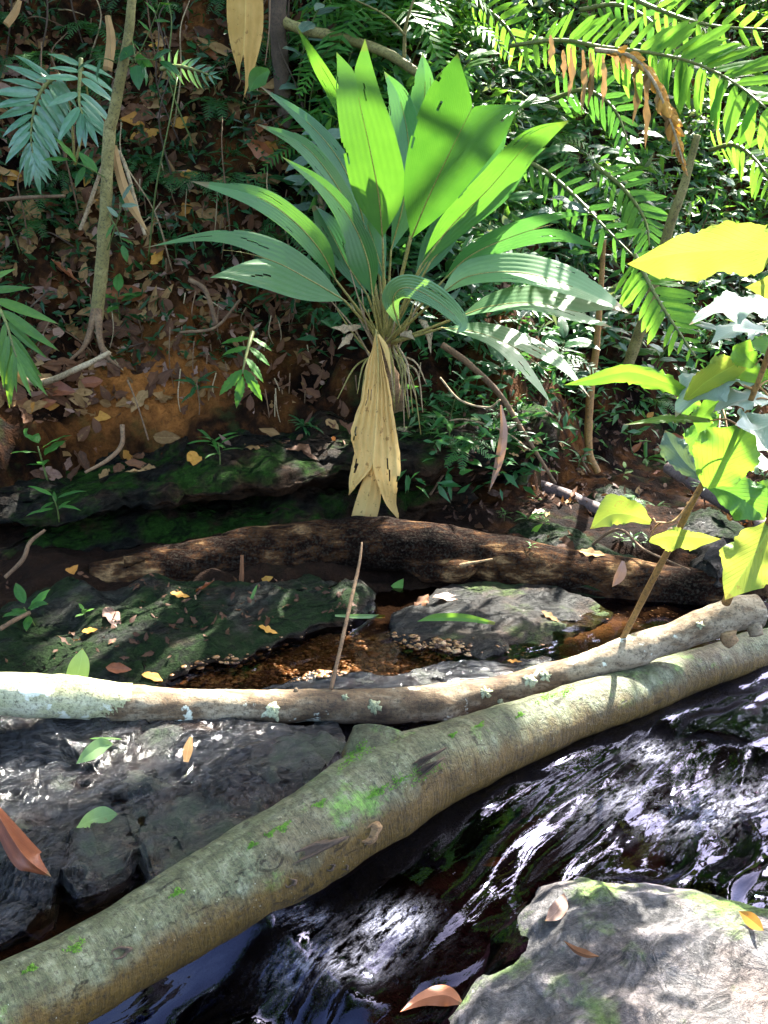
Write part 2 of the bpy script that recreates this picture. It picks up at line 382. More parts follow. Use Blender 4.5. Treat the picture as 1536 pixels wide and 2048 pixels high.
def mat_water():
    s = NT('water'); c = s.coord('Object')
    fm = s.n('ShaderNodeAttribute', attribute_name='foam').outputs['Fac']; turb = s.n('ShaderNodeAttribute', attribute_name='turb').outputs['Fac']
    cr = s.mapping(c, (1, 1, 1), (0, 0, R(-44)))
    ns = s.noise(s.mapping(cr, (6, 26, 20)), 1.0, 3, 0.5, 0.6)
    n2 = s.noise(c, 150, 3, 0.6)
    b = s.n('ShaderNodeBump'); s.l(ns, b.inputs['Height']); b.inputs['Distance'].default_value = 0.02
    s.l(s.math('MULTIPLY', turb, 0.16), b.inputs['Strength'])
    fr = s.n('ShaderNodeFresnel'); fr.inputs['IOR'].default_value = 1.34; s.l(b.outputs[0], fr.inputs['Normal'])
    gl = s.n('ShaderNodeBsdfGlossy'); gl.inputs['Roughness'].default_value = 0.03; s.l(b.outputs[0], gl.inputs['Normal'])
    gl.inputs['Color'].default_value = (0.60, 0.63, 1, 1)  # blue violet of the sky put into the reflection tint
    tr = s.n('ShaderNodeBsdfTransparent'); s.l(s.mix(s.ramp(turb, [(0.2, 0.0), (0.5, 1.0)]), (0.66, 0.56, 0.46), (0.18, 0.12, 0.17)), tr.inputs['Color'])
    m1 = s.n('ShaderNodeMixShader'); s.l(s.math('MULTIPLY', fr.outputs[0], 1.2, True), m1.inputs[0]); s.l(tr.outputs[0], m1.inputs[1]); s.l(gl.outputs[0], m1.inputs[2])
    fo = s.prin((0.46, 0.47, 0.62), 0.25, 0.6, s.bump(n2, 0.6, 0.01))
    fk = s.noise(s.mapping(cr, (20, 52, 40)), 1.0, 9, 0.82, 0.35)
    fmask = s.math('MULTIPLY', fm, s.ramp(fk, [(0.46, 0.0), (0.66, 0.85)]))
    m2 = s.n('ShaderNodeMixShader'); s.l(fmask, m2.inputs[0]); s.l(m1.outputs[0], m2.inputs[1]); s.l(fo, m2.inputs[2])
    return s.done(m2.outputs[0])
M['water'] = mat_water()

# ================================================================== ground
YF_X = [-12, -5, -3, -2, -1, 0, .8, 1.5, 2.2, 3.5, 6, 14]
YF_Y = [3.4, 3.7, 4.35, 4.75, 4.95, 5.05, 5.35, 6.0, 6.6, 7.4, 8.8, 12]
SH_X = [-12, -3, -1.2, 0, .8, 1.6, 3, 12]
SH_Y = [3.3, 3.5, 3.85, 4.3, 4.45, 4.25, 4.5, 6]
LA = P(0, 2010, 1.62); LB = P(1500, 1305, 3.2)
_ld = norm((LB - LA)[:2]); _ln = np.array([-_ld[1], _ld[0]])          # along the big log, and to its far left side
def flowpos(x, y): return (x - 0.0) * -0.72 + (y - 2.1) * -0.69
def logside(x, y): return (x - LA[0]) * _ln[0] + (y - LA[1]) * _ln[1]
def water_level(x, y):
    f = flowpos(x, y)
    main = np.interp(f, [-4, -1.2, -.45, -.02, .12, .30, .44, 2], [.02, .005, -.02, -.05, -.08, -.11, -.20, -.24])
    left = np.interp(y, [1.0, 2.1, 2.8, 3.3, 4.5], [-.06, -.05, -.015, .0, .02])
    w = sstep(-0.05, 0.06, logside(x, y))
    return main * (1 - w) + left * w
def terrain_z(x, y):
    p = np.stack([x, y, np.zeros_like(x)], -1)
    n_lo = fbm(p * 0.9, 4, 3); n_mid = fbm(p * 4.0, 4, 9); n_hi = fbm(p * 16, 3, 21)
    W = water_level(x, y)
    side = logside(x, y)
    depth = np.where(side > 0, 0.035, 0.13) + 0.02 * n_mid
    depth = depth + 0.10 * sstep(0.06, 0.3, -side) * sstep(3.6, 2.6, y)
    bed = W - depth + 0.012 * n_hi
    ys = np.interp(x, SH_X, SH_Y)
    grd = 0.10 + 0.05 * n_lo + 0.03 * n_mid + 0.012 * n_hi + 0.05 * np.clip(y - ys, 0, 3)
    z = bed + (grd - bed) * sstep(-0.35, 0.15, y - ys + 0.12 * n_mid)
    yf = np.interp(x, YF_X, YF_Y)
    d = y - yf + 0.16 * n_lo + 0.05 * n_mid
    left = sstep(1.3, 0.7, x)
    cut = 0.42 * sstep(0.0, 0.14, d) * left
    dd = np.clip(d, 0, None)
    slope = np.interp(dd, [0, .12, .6, 4.6, 7, 40], [0, .06, .62, 6.4, 7.3, 12])
    rough = (0.070 * n_mid + 0.014 * n_hi) * sstep(0, 0.4, d) + 0.16 * n_lo * sstep(0.3, 1.5, d)
    # rills and little scarps in the bare soil
    rough = rough + 0.05 * sstep(0.1, 0.5, vnoise(np.stack([x * 1.6, y * 1.2, y * 0 + 4], -1))) * sstep(0.1, 0.4, d)
    z = z + cut + slope + rough
    # hollow back wall under the palm
    # near bank on the viewer's side
    z = z + 0.5 * sstep(1.15, 0.2, y) * (1 + 0.3 * n_lo)
    return z
def graded(a, b, lo, hi, step, coarse=26):
    g1 = a - (a - lo) * (np.linspace(1, 0, coarse, endpoint=False) ** 2)
    g2 = b + (hi - b) * (np.linspace(0, 1, coarse + 1)[1:] ** 2)
    return np.concatenate([g1, np.arange(a, b + 1e-6, step), g2])
gx = graded(-3.0, 3.9, -60, 60, 0.025); gy = graded(1.0, 8.6, -60, 90, 0.027)
X, Y = np.meshgrid(gx, gy, indexing='xy')
Z = terrain_z(X, Y)
TV = np.stack([X, Y, Z], -1)
# push the steep bank outwards a little with 3d noise so that it is no pure height field
bankm = sstep(0.0, 0.5, Y - np.interp(X, YF_X, YF_Y))
TV[..., 1] += bankm * 0.045 * fbm(TV * np.array([1.7, 1.7, 2.2]), 4, 55)
TV[..., 0] += bankm * 0.03 * fbm(TV * np.array([1.7, 1.7, 2.2]) + 40, 3, 56)
TQ = grid_quads(len(gy), len(gx))
me = make_mesh('ground', TV.reshape(-1, 3), TQ)
_sp = P(280, 830, 5.0); _s2 = P(330, 730, 5.1); _pl = PZ(560, 1290, 0); _p3 = PZ(1250, 1270, 0)
_nz = 0.35 * fbm(TV * 5, 3, 77)
bare = np.clip(1.1 * np.exp(-(((TV[..., 0] - _sp[0]) / .34) ** 2 + ((TV[..., 2] - .85) / .24) ** 2)) + _nz * .9, 0, 1) * sstep(4.5, 4.8, Y)
silt = np.clip(1.3 * np.exp(-(((X - _pl[0]) / .55) ** 2 + ((Y - _pl[1]) / .28) ** 2)) + np.exp(-(((X - _p3[0]) / .4) ** 2 + ((Y - _p3[1]) / .25) ** 2)) + _nz * .5, 0, 1) * sstep(.12, .02, Z)
for nm, arr in (('bare', bare), ('bed', np.maximum(sstep(0.06, 0.0, Z - np.clip(water_level(X, Y), -1, .03)), .9 * sstep(.9, .4, X) * sstep(.4, .2, Z)) * sstep(5.2, 4.9, Y)), ('silt', silt)):
    at = me.attributes.new(nm, 'FLOAT', 'POINT'); at.data.foreach_set('value', np.ascontiguousarray(arr.ravel().astype(np.float32)))
ground = tag(link('ground', me, M['soil']), kind='structure')

solids = []                                               # (V, Q) of everything that leaves may lie on
solids.append((TV.reshape(-1, 3), TQ))

# ================================================================== rocks
def rock(name, outline, z_top, z_bot, mat, label, group=None, tilt=(0, 0), undercut=0.06, edge=0.05, rough=0.03, seed=0, n=170, jag=0.03, strata=0.012, crown=0.02, cat='rock', plane=None, sm=2, bed=0.8):
    """outline: pixels of the top edge on the plane z_top (or world xy when plane='xy')"""
    if plane == 'xy': o = np.asarray(outline, float)
    else: o = np.array([PZ(a, b, z_top)[:2] for a, b in outline])
    o = np.vstack([o, o[:1]])
    seg = np.linalg.norm(np.diff(o, axis=0), axis=1); s = np.concatenate([[0], np.cumsum(seg)])
    t = np.linspace(0, s[-1], n, endpoint=False)
    b = np.stack([np.interp(t, s, o[:, 0]), np.interp(t, s, o[:, 1])], -1)
    # light smoothing, then jagged noise
    for _ in range(sm): b = 0.5 * b + 0.25 * (np.roll(b, 1, 0) + np.roll(b, -1, 0))
    cen = b.mean(0); ext = np.sqrt(((b - cen) ** 2).sum(1).mean())
    out = norm(np.stack([np.roll(b, -1, 0)[:, 1] - np.roll(b, 1, 0)[:, 1], -(np.roll(b, -1, 0)[:, 0] - np.roll(b, 1, 0)[:, 0])], -1))
    if np.sum(out * (b - cen)) < 0: out = -out
    b3 = np.concatenate([b, np.zeros((n, 1))], 1)
    b = b + out * (jag * fbm(b3 * 5 + seed, 4, seed))[:, None]
    rings = []
    H = z_top - z_bot
    for k, q in enumerate([0.0, .12, .25, .38, .5, .6, .7, .8, .88, .94]):
        off = -undercut * (1 - q) ** 1.4 + strata * math.sin(q * 21 + seed) + strata * 1.3 * (vnoise(np.stack([b[:, 0] * 3, b[:, 1] * 3, np.full(n, q * 5 + seed)], -1), seed))
        rings.append(np.concatenate([b + out * np.asarray(off).reshape(-1, 1), np.full((n, 1), z_bot + q * (H - edge * 0.5))], 1))
    for q, zz in ((0.25, -.30), (0.6, -.12), (1.0, -0.04)):
        rings.append(np.concatenate([b - out * edge * q, np.full((n, 1), z_top + edge * zz)], 1))
    bi = b - out * edge
    for q in np.linspace(0.03, 1, 40) ** 1.05:
        w = bi + (cen - bi) * q
        rings.append(np.concatenate([w, np.full((n, 1), z_top + crown * (1 - (1 - q) ** 2))], 1))
    V = np.array(rings)                                     # rings x n x 3
    hh = sstep(0.0, 1.0, (V[..., 2] - z_bot) / max(H, 1e-6))
    dsp = rough * fbm(V * np.array([4, 4, 7]) + seed * 3.1, 5, seed + 5)
    fine = 0.35 * rough * fbm(V * np.array([17, 17, 25]) + seed, 4, seed + 9)
    # bedding steps on the top
    stp = vnoise(V * np.array([3.1, 5.2, 1]) + seed * 7, seed + 2)
    stp = stp + 0.25 * vnoise(V * np.array([11, 15, 1]) + seed, seed + 4)
    step = rough * bed * (np.floor(stp * 3) / 3)
    V[..., 2] += (dsp + fine + step) * (0.3 + 0.7 * hh)
    V[..., :2] += (cen - V[..., :2]) / (np.linalg.norm(cen - V[..., :2], axis=-1, keepdims=True) + 0.05) * (dsp * (1 - 0.6 * hh))[..., None]
    V[..., 2] += hh * ((V[..., 0] - cen[0]) * tilt[0] + (V[..., 1] - cen[1]) * tilt[1])
    Q = grid_quads(len(rings), n, True)
    V = V.reshape(-1, 3)
    solids.append((V, Q))
    return mesh_thing(name, V, Q, mat, label, cat, group)
BG = 'layers of the mossy rock ledge'
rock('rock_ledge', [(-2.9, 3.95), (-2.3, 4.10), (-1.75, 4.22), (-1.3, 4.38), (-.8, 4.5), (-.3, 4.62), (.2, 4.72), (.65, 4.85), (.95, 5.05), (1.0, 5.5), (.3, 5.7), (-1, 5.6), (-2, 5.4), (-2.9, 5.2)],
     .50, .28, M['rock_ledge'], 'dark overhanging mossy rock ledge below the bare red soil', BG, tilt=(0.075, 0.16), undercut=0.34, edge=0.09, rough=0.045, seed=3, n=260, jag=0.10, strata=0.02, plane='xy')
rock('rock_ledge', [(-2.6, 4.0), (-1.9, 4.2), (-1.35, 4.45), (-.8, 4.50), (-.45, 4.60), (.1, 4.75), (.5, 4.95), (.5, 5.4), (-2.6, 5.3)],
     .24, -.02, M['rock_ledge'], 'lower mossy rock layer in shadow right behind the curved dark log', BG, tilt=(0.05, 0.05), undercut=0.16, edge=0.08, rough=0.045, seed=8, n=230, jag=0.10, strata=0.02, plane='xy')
rock('creek_rock', [(-90, 1230), (60, 1195), (230, 1180), (480, 1165), (640, 1150), (730, 1165), (700, 1205), (600, 1235), (470, 1265), (360, 1290), (310, 1320), (170, 1345), (40, 1360), (-110, 1370)],
     .10, -.14, M['rock_mossy'], 'dark mossy rock with small plants at left in front of the curved log', tilt=(-0.02, 0.13), undercut=0.02, edge=0.09, rough=0.030, seed=13, jag=0.08, crown=0.0)
rock('creek_rock', [(770, 1255), (800, 1220), (850, 1190), (950, 1160), (1060, 1160), (1150, 1185), (1215, 1210), (1190, 1240), (1120, 1262), (1040, 1290), (960, 1303), (900, 1290), (830, 1290)],
     .035, -.12, M['rock_grey'], 'flat grey green rock with a long green leaf, under the curved log', tilt=(-0.02, 0.05), undercut=0.03, edge=0.05, rough=0.018, seed=17, jag=0.05, crown=0.01)
rock('creek_rock', [(440, 1400), (520, 1360), (620, 1342), (740, 1345), (860, 1330), (960, 1318), (1060, 1305), (1120, 1310), (1080, 1350), (960, 1385), (800, 1400), (600, 1415)],
     .035, -.12, M['rock_wet'], 'low dark rock just behind the pale branch beside the gravel', undercut=0.02, edge=0.05, rough=0.025, seed=19, jag=0.04, crown=0.02)
rock('rock_shelf', [(-120, 1870), (0, 1838), (40, 1820), (90, 1778), (104, 1735), (112, 1712), (150, 1752), (205, 1732), (262, 1706), (272, 1690), (312, 1750), (345, 1735), (385, 1700), (398, 1716), (500, 1668), (560, 1625), (640, 1560), (690, 1490), (680, 1430), (540, 1400), (330, 1395), (100, 1400), (-120, 1410)],
     .015, -.17, M['rock_wet'], 'wet blue black rock shelf with broken blocky edge beneath the pale branch', tilt=(0.0, 0.05), undercut=0.0, edge=0.008, rough=0.024, seed=23, n=520, jag=0.012, strata=0.004, crown=0.02, cat='rock', sm=0, bed=1.9)
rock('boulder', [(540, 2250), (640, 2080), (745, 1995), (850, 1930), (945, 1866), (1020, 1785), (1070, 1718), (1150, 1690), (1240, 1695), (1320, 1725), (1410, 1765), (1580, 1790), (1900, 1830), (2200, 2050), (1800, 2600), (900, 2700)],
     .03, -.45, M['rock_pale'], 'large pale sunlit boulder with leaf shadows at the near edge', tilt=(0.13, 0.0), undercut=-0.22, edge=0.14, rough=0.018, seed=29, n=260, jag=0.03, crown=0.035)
rock('boulder', [(1310, 1050), (1350, 1025), (1420, 1015), (1490, 1030), (1500, 1060), (1440, 1080), (1350, 1080)], .20, .02, M['rock_mossy'], 'rounded mossy stone behind the two grey fallen branches', undercut=0.0, edge=0.10, rough=0.03, seed=31, n=90, jag=0.03, crown=0.05)
rock('boulder', [(1385, 1110), (1405, 1080), (1450, 1070), (1490, 1085), (1495, 1115), (1440, 1130)], .20, .0, M['rock_grey'], 'smooth grey stone beside the grey fallen branch at right', undercut=0.0, edge=0.11, rough=0.01, seed=37, n=80, jag=0.02, crown=0.06)
rock('boulder', [(960, 1090), (1010, 1050), (1100, 1045), (1200, 1070), (1290, 1110), (1270, 1140), (1150, 1145), (1040, 1120)], .12, -.02, M['rock_mossy'], 'flat mossy stone covered in litter behind the curved log', undercut=0.0, edge=0.09, rough=0.03, seed=41, n=120, jag=0.05, crown=0.03)
rock('boulder', [(1130, 1000), (1180, 975), (1260, 972), (1310, 985), (1290, 1010), (1200, 1018)], .17, .02, M['rock_mossy'], 'small dark mossy stone at the foot of the far right bank', undercut=0.0, edge=0.10, rough=0.03, seed=43, n=80, jag=0.05, crown=0.05)
rock('boulder', [(1190, 1420), (1330, 1330), (1500, 1300), (1650, 1290), (1700, 1360), (1500, 1410), (1320, 1450)], -.035, -.3, M['rock_wet'], 'brown submerged rock beneath the big trunk at right', undercut=0.0, edge=0.07, rough=0.02, seed=47, n=110, jag=0.05, crown=0.03)
rock('boulder', [(1370, 1640), (1440, 1560), (1560, 1530), (1700, 1540), (1700, 1660), (1520, 1720), (1420, 1700)], -.02, -.3, M['rock_wet'], 'dark wet rock breaking the rapid at the right edge', undercut=0.0, edge=0.08, rough=0.02, seed=53, n=110, jag=0.05, crown=0.02)

# ================================================================== fallen logs
def log_disp(amp, seed, freq=5):
    def f(Vp, a, c):
        return amp * fbm(Vp * freq + seed, 4, seed) 
    return f
def log_thing(name, ctrl, rpx, label, mat, cat='log', ns=40, n=160, amp=0.10, seed=1, freq=5, stretch=None):
    pts = np.array([P(*c) for c in ctrl]); rad = [r * mpp(p) for r, p in zip(rpx, pts)]
    root = empty(name, pts[len(pts) // 2] - np.array([0, 0, rad[len(pts) // 2]]), label, cat)
    V, Q, U = tube(pts, rad, ns, n, log_disp(amp, seed, freq))
    solids.append((V, Q[Q[:, 2] != Q[:, 3]]))
    part('trunk', V, Q, mat, root, U)
    return root, pts, rad
def stub(root, name, a, b, r0, r1, mat, seed=0, ns=14, n=10):
    V, Q, U = tube([a, a + (b - a) * 0.5 + rng.normal(0, .004, 3), b], [r0, (r0 + r1) * .52, r1], ns, n, log_disp(0.22, seed, 18))
    part(name, V, Q, mat, root, U)
# the big grey green trunk
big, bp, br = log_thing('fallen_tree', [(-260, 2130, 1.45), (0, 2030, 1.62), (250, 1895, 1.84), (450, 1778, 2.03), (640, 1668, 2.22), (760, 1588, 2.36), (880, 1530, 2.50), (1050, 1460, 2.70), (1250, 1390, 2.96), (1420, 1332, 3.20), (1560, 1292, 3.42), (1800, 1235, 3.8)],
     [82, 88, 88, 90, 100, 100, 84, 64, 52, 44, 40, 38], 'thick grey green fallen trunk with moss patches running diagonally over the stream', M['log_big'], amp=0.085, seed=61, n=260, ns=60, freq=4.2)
V, Q, U = tube([P(700, 1650, 2.30), P(742, 1575, 2.38), P(752, 1522, 2.44), P(762, 1468, 2.50)], [.07, .104, .098, .084], 40, 44, log_disp(.13, 62, 7)); solids.append((V, Q[Q[:, 2] != Q[:, 3]])); part('branch_stub', V, Q, M['log_big'], big, U)
V, Q, U = tube([P(820, 1560, 2.40), P(850, 1540, 2.41), P(890, 1512, 2.45)], [.02, .034, .012], 18, 20, log_disp(.25, 63, 9)); part('burl', V, Q, M['log_big'], big, U)
a0 = P(735, 1668, 2.20); 
def knot(root, px, py, y, L, W, ang, mat, name='knot_hole'):
    # a raised lip around a sunken scar lying on the trunk
    c = P(px, py, y); n = norm(CAM - c); t = norm(RGT * math.cos(ang) + UPV * math.sin(ang)); t = norm(t - n * np.dot(t, n)); b = np.cross(n, t)
    rings = []; k = 26; a = np.linspace(0, 2 * math.pi, k, endpoint=False)
    for q, h in ((1.25, -0.012), (1.05, 0.004), (0.85, 0.006), (0.65, -0.001), (0.4, -0.004), (0.02, -0.004)):
        wob = 1 + 0.15 * np.sin(a * 3 + px) + 0.08 * np.sin(a * 5 + py)
        rings.append(c + t * (np.cos(a) * L * q * wob)[:, None] + b * (np.sin(a) * W * q * wob)[:, None] + n * h)
    V = np.array(rings).reshape(-1, 3); part(name, V, grid_quads(len(rings), k, True), mat, root)
# depth of trunk surface for scars is found by casting rays once the tree of solids is built (below)

# thin pale branch lying across
thin, tp, tr_ = log_thing('fallen_branch', [(-200, 1372, 2.66), (0, 1386, 2.70), (150, 1396, 2.74), (300, 1408, 2.79), (470, 1412, 2.84), (640, 1412, 2.88), (800, 1412, 2.92), (880, 1404, 2.94), (1000, 1382, 2.97), (1130, 1345, 2.99), (1250, 1306, 3.02), (1380, 1263, 3.06), (1470, 1230, 3.09), (1512, 1222, 3.11)],
     [44, 43, 42, 35, 31, 32, 37, 36, 29, 27, 31, 32, 36, 38], 'pale lichen spotted thin branch lying straight across above the wet rocks', M['log_thin'], 'branch', amp=0.13, seed=71, n=300, ns=36, freq=9)
stub(thin, 'twig_stub', P(247, 1435, 2.77), P(238, 1487, 2.80), 0.020, 0.011, M['broken_wood'], 72)
stub(thin, 'twig_stub', P(832, 1430, 2.90), P(828, 1452, 2.90), 0.032, 0.018, M['log_thin'], 73)
stub(thin, 'twig_stub', P(590, 1390, 2.87), P(592, 1376, 2.87), 0.014, 0.006, M['log_thin'], 74)
stub(thin, 'twig_stub', P(1455, 1262, 3.03), P(1468, 1288, 3.02), 0.034, 0.022, M['broken_wood'], 75)
stub(thin, 'twig_stub', P(1500, 1235, 3.08), P(1512, 1272, 3.05), 0.030, 0.026, M['log_thin'], 76)
# pale mossy bark sleeve at its left end, sunlit white put into its colour
pts = np.array([P(*c) for c in [(-200, 1372, 2.66), (0, 1386, 2.70), (120, 1393, 2.73), (260, 1404, 2.78)]])
V, Q, U = tube(pts, [r * mpp(p) * 1.035 for r, p in zip([44, 43, 43, 37], pts)], 36, 70, log_disp(0.10, 71, 9), cap=False); part('bark', V, Q, M['log_pale_sunlit'], thin, U, 'lichen bark at the left end with white sunlight in its colour')
# lichen rosettes
def rosette(root, px, py, y, r, mat):
    c = P(px, py, y); n = norm(CAM - c + np.array([0, 0, .6])); t = norm(np.cross(n, [0, 0, 1.0])); b = np.cross(n, t); B = Bag(); k = 30; a = np.linspace(0, 2 * math.pi, k, endpoint=False)
    rr = r * (1 + 0.22 * np.sin(a * 5 + px) + 0.16 * np.sin(a * 9 + py) + 0.1 * rng.normal(size=k))
    R_ = [c + (t * np.cos(a)[:, None] + b * np.sin(a)[:, None] * 0.9) * (rr * q)[:, None] + n * (h + 0.0015 * rng.normal(size=k))[:, None] - n * ((rr * q) ** 2 * 9)[:, None] for q, h in ((1.0, 0.0), (.85, .005), (.6, .006), (.3, .008), (.02, .007))]
    part('lichen', np.array(R_).reshape(-1, 3), grid_quads(5, k, True), mat, root, label='pale ruffled lichen rosette')
# the curved dark log
dark, dp, dr = log_thing('fallen_log', [(190, 1172, 4.10), (300, 1150, 4.15), (450, 1122, 4.22), (600, 1098, 4.28), (740, 1090, 4.30), (880, 1102, 4.28), (1000, 1122, 4.24), (1130, 1150, 4.18), (1280, 1175, 4.10), (1400, 1188, 4.04), (1500, 1190, 4.0)],
     [46, 52, 52, 54, 56, 56, 54, 52, 52, 50, 46], 'arched dark brown weathered log below the palm, broken at its left end', M['log_dark'], amp=0.13, seed=81, n=240, ns=48, freq=4.5)
V, Q, U = tube([P(800, 1120, 4.22), P(860, 1142, 4.17), P(920, 1140, 4.15), P(962, 1128, 4.16)], [.03, .065, .06, .012], 18, 30, log_disp(.2, 83, 8)); part('burl', V, Q, M['log_dark'], dark, U)
stub(dark, 'splinter', P(900, 1135, 4.12), P(985, 1118, 4.09), .014, .004, M['broken_wood'], 84)
stub(dark, 'splinter', P(250, 1125, 4.06), P(300, 1112, 4.08), .03, .008, M['log_dark'], 85)
stub(dark, 'splinter', P(240, 1190, 4.05), P(190, 1165, 4.05), .05, .02, M['log_dark'], 86)
# grey branches on the far right ground
ga, _, _ = log_thing('fallen_branch', [(1050, 962, 5.5), (1130, 990, 5.3), (1200, 1022, 5.1), (1300, 1058, 4.85), (1400, 1098, 4.6), (1500, 1150, 4.35)], [12, 13, 15, 18, 20, 22], 'smooth grey fallen branch sloping down to the right end of the dark log', M['branch_grey'], 'branch', ns=20, n=80, amp=.07, seed=91)
stub(ga, 'twig_stub', P(1345, 1060, 4.74), P(1358, 1045, 4.74), .018, .012, M['branch_grey'], 92)
gb, _, _ = log_thing('fallen_branch', [(1335, 935, 5.3), (1420, 988, 5.0), (1480, 1022, 4.8), (1560, 1075, 4.5)], [12, 15, 17, 18], 'second smooth grey fallen branch at the right edge behind the sapling', M['branch_grey'], 'branch', ns=20, n=60, amp=.07, seed=93)

# ================================================================== rays onto what is built so far
_V = []; _F = []; _o = 0
for V_, Q_ in solids:
    _V.append(V_); _F.append(Q_ + _o); _o += len(V_)
BVH = BVHTree.FromPolygons(np.vstack(_V).tolist(), np.vstack(_F).tolist())
def hit(px, py, jitter=0):
    d = Vector(norm(ray(px, py)).tolist()); r = BVH.ray_cast(Vector(CAM.tolist()), d)
    if r[0] is None: return None, None
    n = np.array(r[1]); n = n if np.dot(n, CAM - np.array(r[0])) > 0 else -n
    return np.array(r[0]), n
def drop(x, y, z=12.0):
    r = BVH.ray_cast(Vector((x, y, z)), Vector((0, 0, -1)))
    if r[0] is None: return None, None
    n = np.array(r[1]); return np.array(r[0]), (n if n[2] > 0 else -n)

for (px, py, L_, W_, an, m_) in [(735, 1668, .036, .019, .5, 'broken_wood'), (600, 1712, .095, .013, .42, 'dark_bark'), (838, 1548, .06, .009, .6, 'dark_bark'), (240, 1905, .02, .012, .3, 'dark_bark'), (660, 1735, .012, .008, .3, 'dark_bark'), (580, 1765, .014, .010, .2, 'dark_bark'), (832, 1530, .07, .008, .55, 'dark_bark'), (690, 1735, .009, .006, .3, 'dark_bark')]:
    p, n = hit(px, py)
    if p is not None: knot(big, px, py, p[1], L_, W_, an, M[m_])
M['lichen'] = mat_bark('lichen', [(0.3, (0.22, 0.23, 0.11)), (0.5, (0.38, 0.40, 0.24)), (0.7, (0.52, 0.53, 0.40))], 0.9, bump=1.2)
for px, py, r in [(545, 1417, .036), (748, 1412, .026), (690, 1395, .012), (970, 1385, .022), (1090, 1352, .02), (1060, 1362, .026), (1000, 1402, .012), (1400, 1250, .014)]:
    p, n = hit(px, py)
    if p is not None: rosette(thin, px, py, p[1], r, M['lichen'])
# soft moss cushions on the trunk
M['moss'] = mat_bark('moss', [(0.3, (0.06, 0.15, 0.015)), (0.5, (0.12, 0.27, 0.03)), (0.7, (0.2, 0.38, 0.06))], 1.0, bump=1.5)
def cushion(root, px, py, r, h=0.0026, n_=210):
    B = Bag(); p0, n0 = hit(px, py)
    if p0 is None: return
    s = r / mpp(p0)
    for _ in range(n_):
        a = random.random() * 6.283; q = math.sqrt(random.random()) * (0.6 + 0.4 * math.sin(a * 3 + px)); 
        p, n = hit(px + math.cos(a) * q * s * 1.5, py - math.sin(a) * q * s * 0.8 - math.cos(a) * q * s * .6)
        if p is None or np.linalg.norm(p - p0) > r * 2.5: continue
        t = norm(np.cross(n, rng.normal(size=3))); b = np.cross(n, t); w = 0.0024 * (0.5 + random.random()); e = h * (0.3 + random.random())
        tip = p + n * e + rng.normal(0, .002, 3)
        B.add([p + t * w - n * .001, p - t * w * .5 + b * w - n * .001, p - t * w * .5 - b * w - n * .001, tip], [[0, 1, 3, 3], [1, 2, 3, 3], [2, 0, 3, 3]])
    if B.n:
        V, Q, U = B.get(); part('moss_patch', V, Q, M['moss'], root, U)
for px, py, r in [(850, 1545, .04), (800, 1560, .03), (760, 1580, .02), (720, 1500, .035), (700, 1520, .03), (640, 1608, .015), (565, 1655, .02), (540, 1668, .012), (150, 1895, .02), (355, 1785, .016), (745, 1590, .012), (1090, 1395, .03), (1130, 1385, .03), (960, 1450, .012), (905, 1470, .01), (1040, 1430, .012), (60, 1938, .014), (505, 1690, .012)]:
    cushion(big, px, py, r)

# ================================================================== water and gravel
wx = graded(-1.6, 2.6, -14, 14, 0.014, 14); wy = graded(1.2, 4.7, -10, 6.2, 0.014, 14)
X, Y = np.meshgrid(wx, wy, indexing='xy')
W = water_level(X, Y); f = flowpos(X, Y); g = (X * 0.69 + (Y - 2.1) * -0.72); sd = logside(X, Y)
rapid = sstep(0.10, -0.02, sd)
turb = 0.05 + 0.10 * sstep(0, 3.6, Y) + rapid * (0.70 + 0.30 * vnoise(np.stack([f * 1.6, g * 3.4, f * 0], -1))) * (1 - 0.6 * np.exp(-((sd + .20) / .10) ** 2) * sstep(.35, .1, f))
pw = np.stack([f * 2.2, g * 6.0, np.zeros_like(f)], -1)
pw[..., :2] += 0.6 * np.stack([fbm(pw * 0.5, 3, 5), fbm(pw * 0.5 + 9, 3, 6)], -1)
wave = fbm(pw, 4, 31, 0.40) ; ridge = 1 - np.abs(fbm(pw * 1.3 + 5, 2, 33, 0.4)) * 1.6
casc = sstep(.20, .32, f) * sstep(1.0, .6, f) * rapid
W = W + turb * (0.024 * wave + 0.012 * ridge) + casc * 0.030 * fbm(pw * 1.7, 4, 35, .42)
hump = np.exp(-(((X - 1.22) / .25) ** 2 + ((Y - 2.62) / .18) ** 2)); W = W + 0.035 * hump * rapid
_gl = PZ(1400, 1610, 0); _c1 = PZ(600, 1860, -.12); _c2 = PZ(790, 1930, -.2)
_gs = lambda c_, rx, ry: np.exp(-(((X - c_[0]) / rx) ** 2 + ((Y - c_[1]) / ry) ** 2))
foam = 1.15 * _gs(_gl, .22, .09) + 1.0 * _gs(_c1, .055, .03) + 0.8 * _gs(_c2, .07, .04) + 0.75 * _gs(PZ(1310, 1510, 0), .06, .05) + .35 * _gs(PZ(640, 1990, -.2), .16, .05)
foam = np.clip(foam * (0.7 + 0.8 * fbm(pw * 1.2, 3, 37)), 0, 1)
me = make_mesh('stream_water', np.stack([X, Y, W], -1).reshape(-1, 3), grid_quads(len(wy), len(wx)))
for nm, arr in (('foam', foam), ('turb', np.clip(turb, 0, 1))):
    at = me.attributes.new(nm, 'FLOAT', 'POINT'); at.data.foreach_set('value', np.ascontiguousarray(arr.ravel().astype(np.float32)))
stream = tag(link('stream_water', me, M['water']), kind='structure')

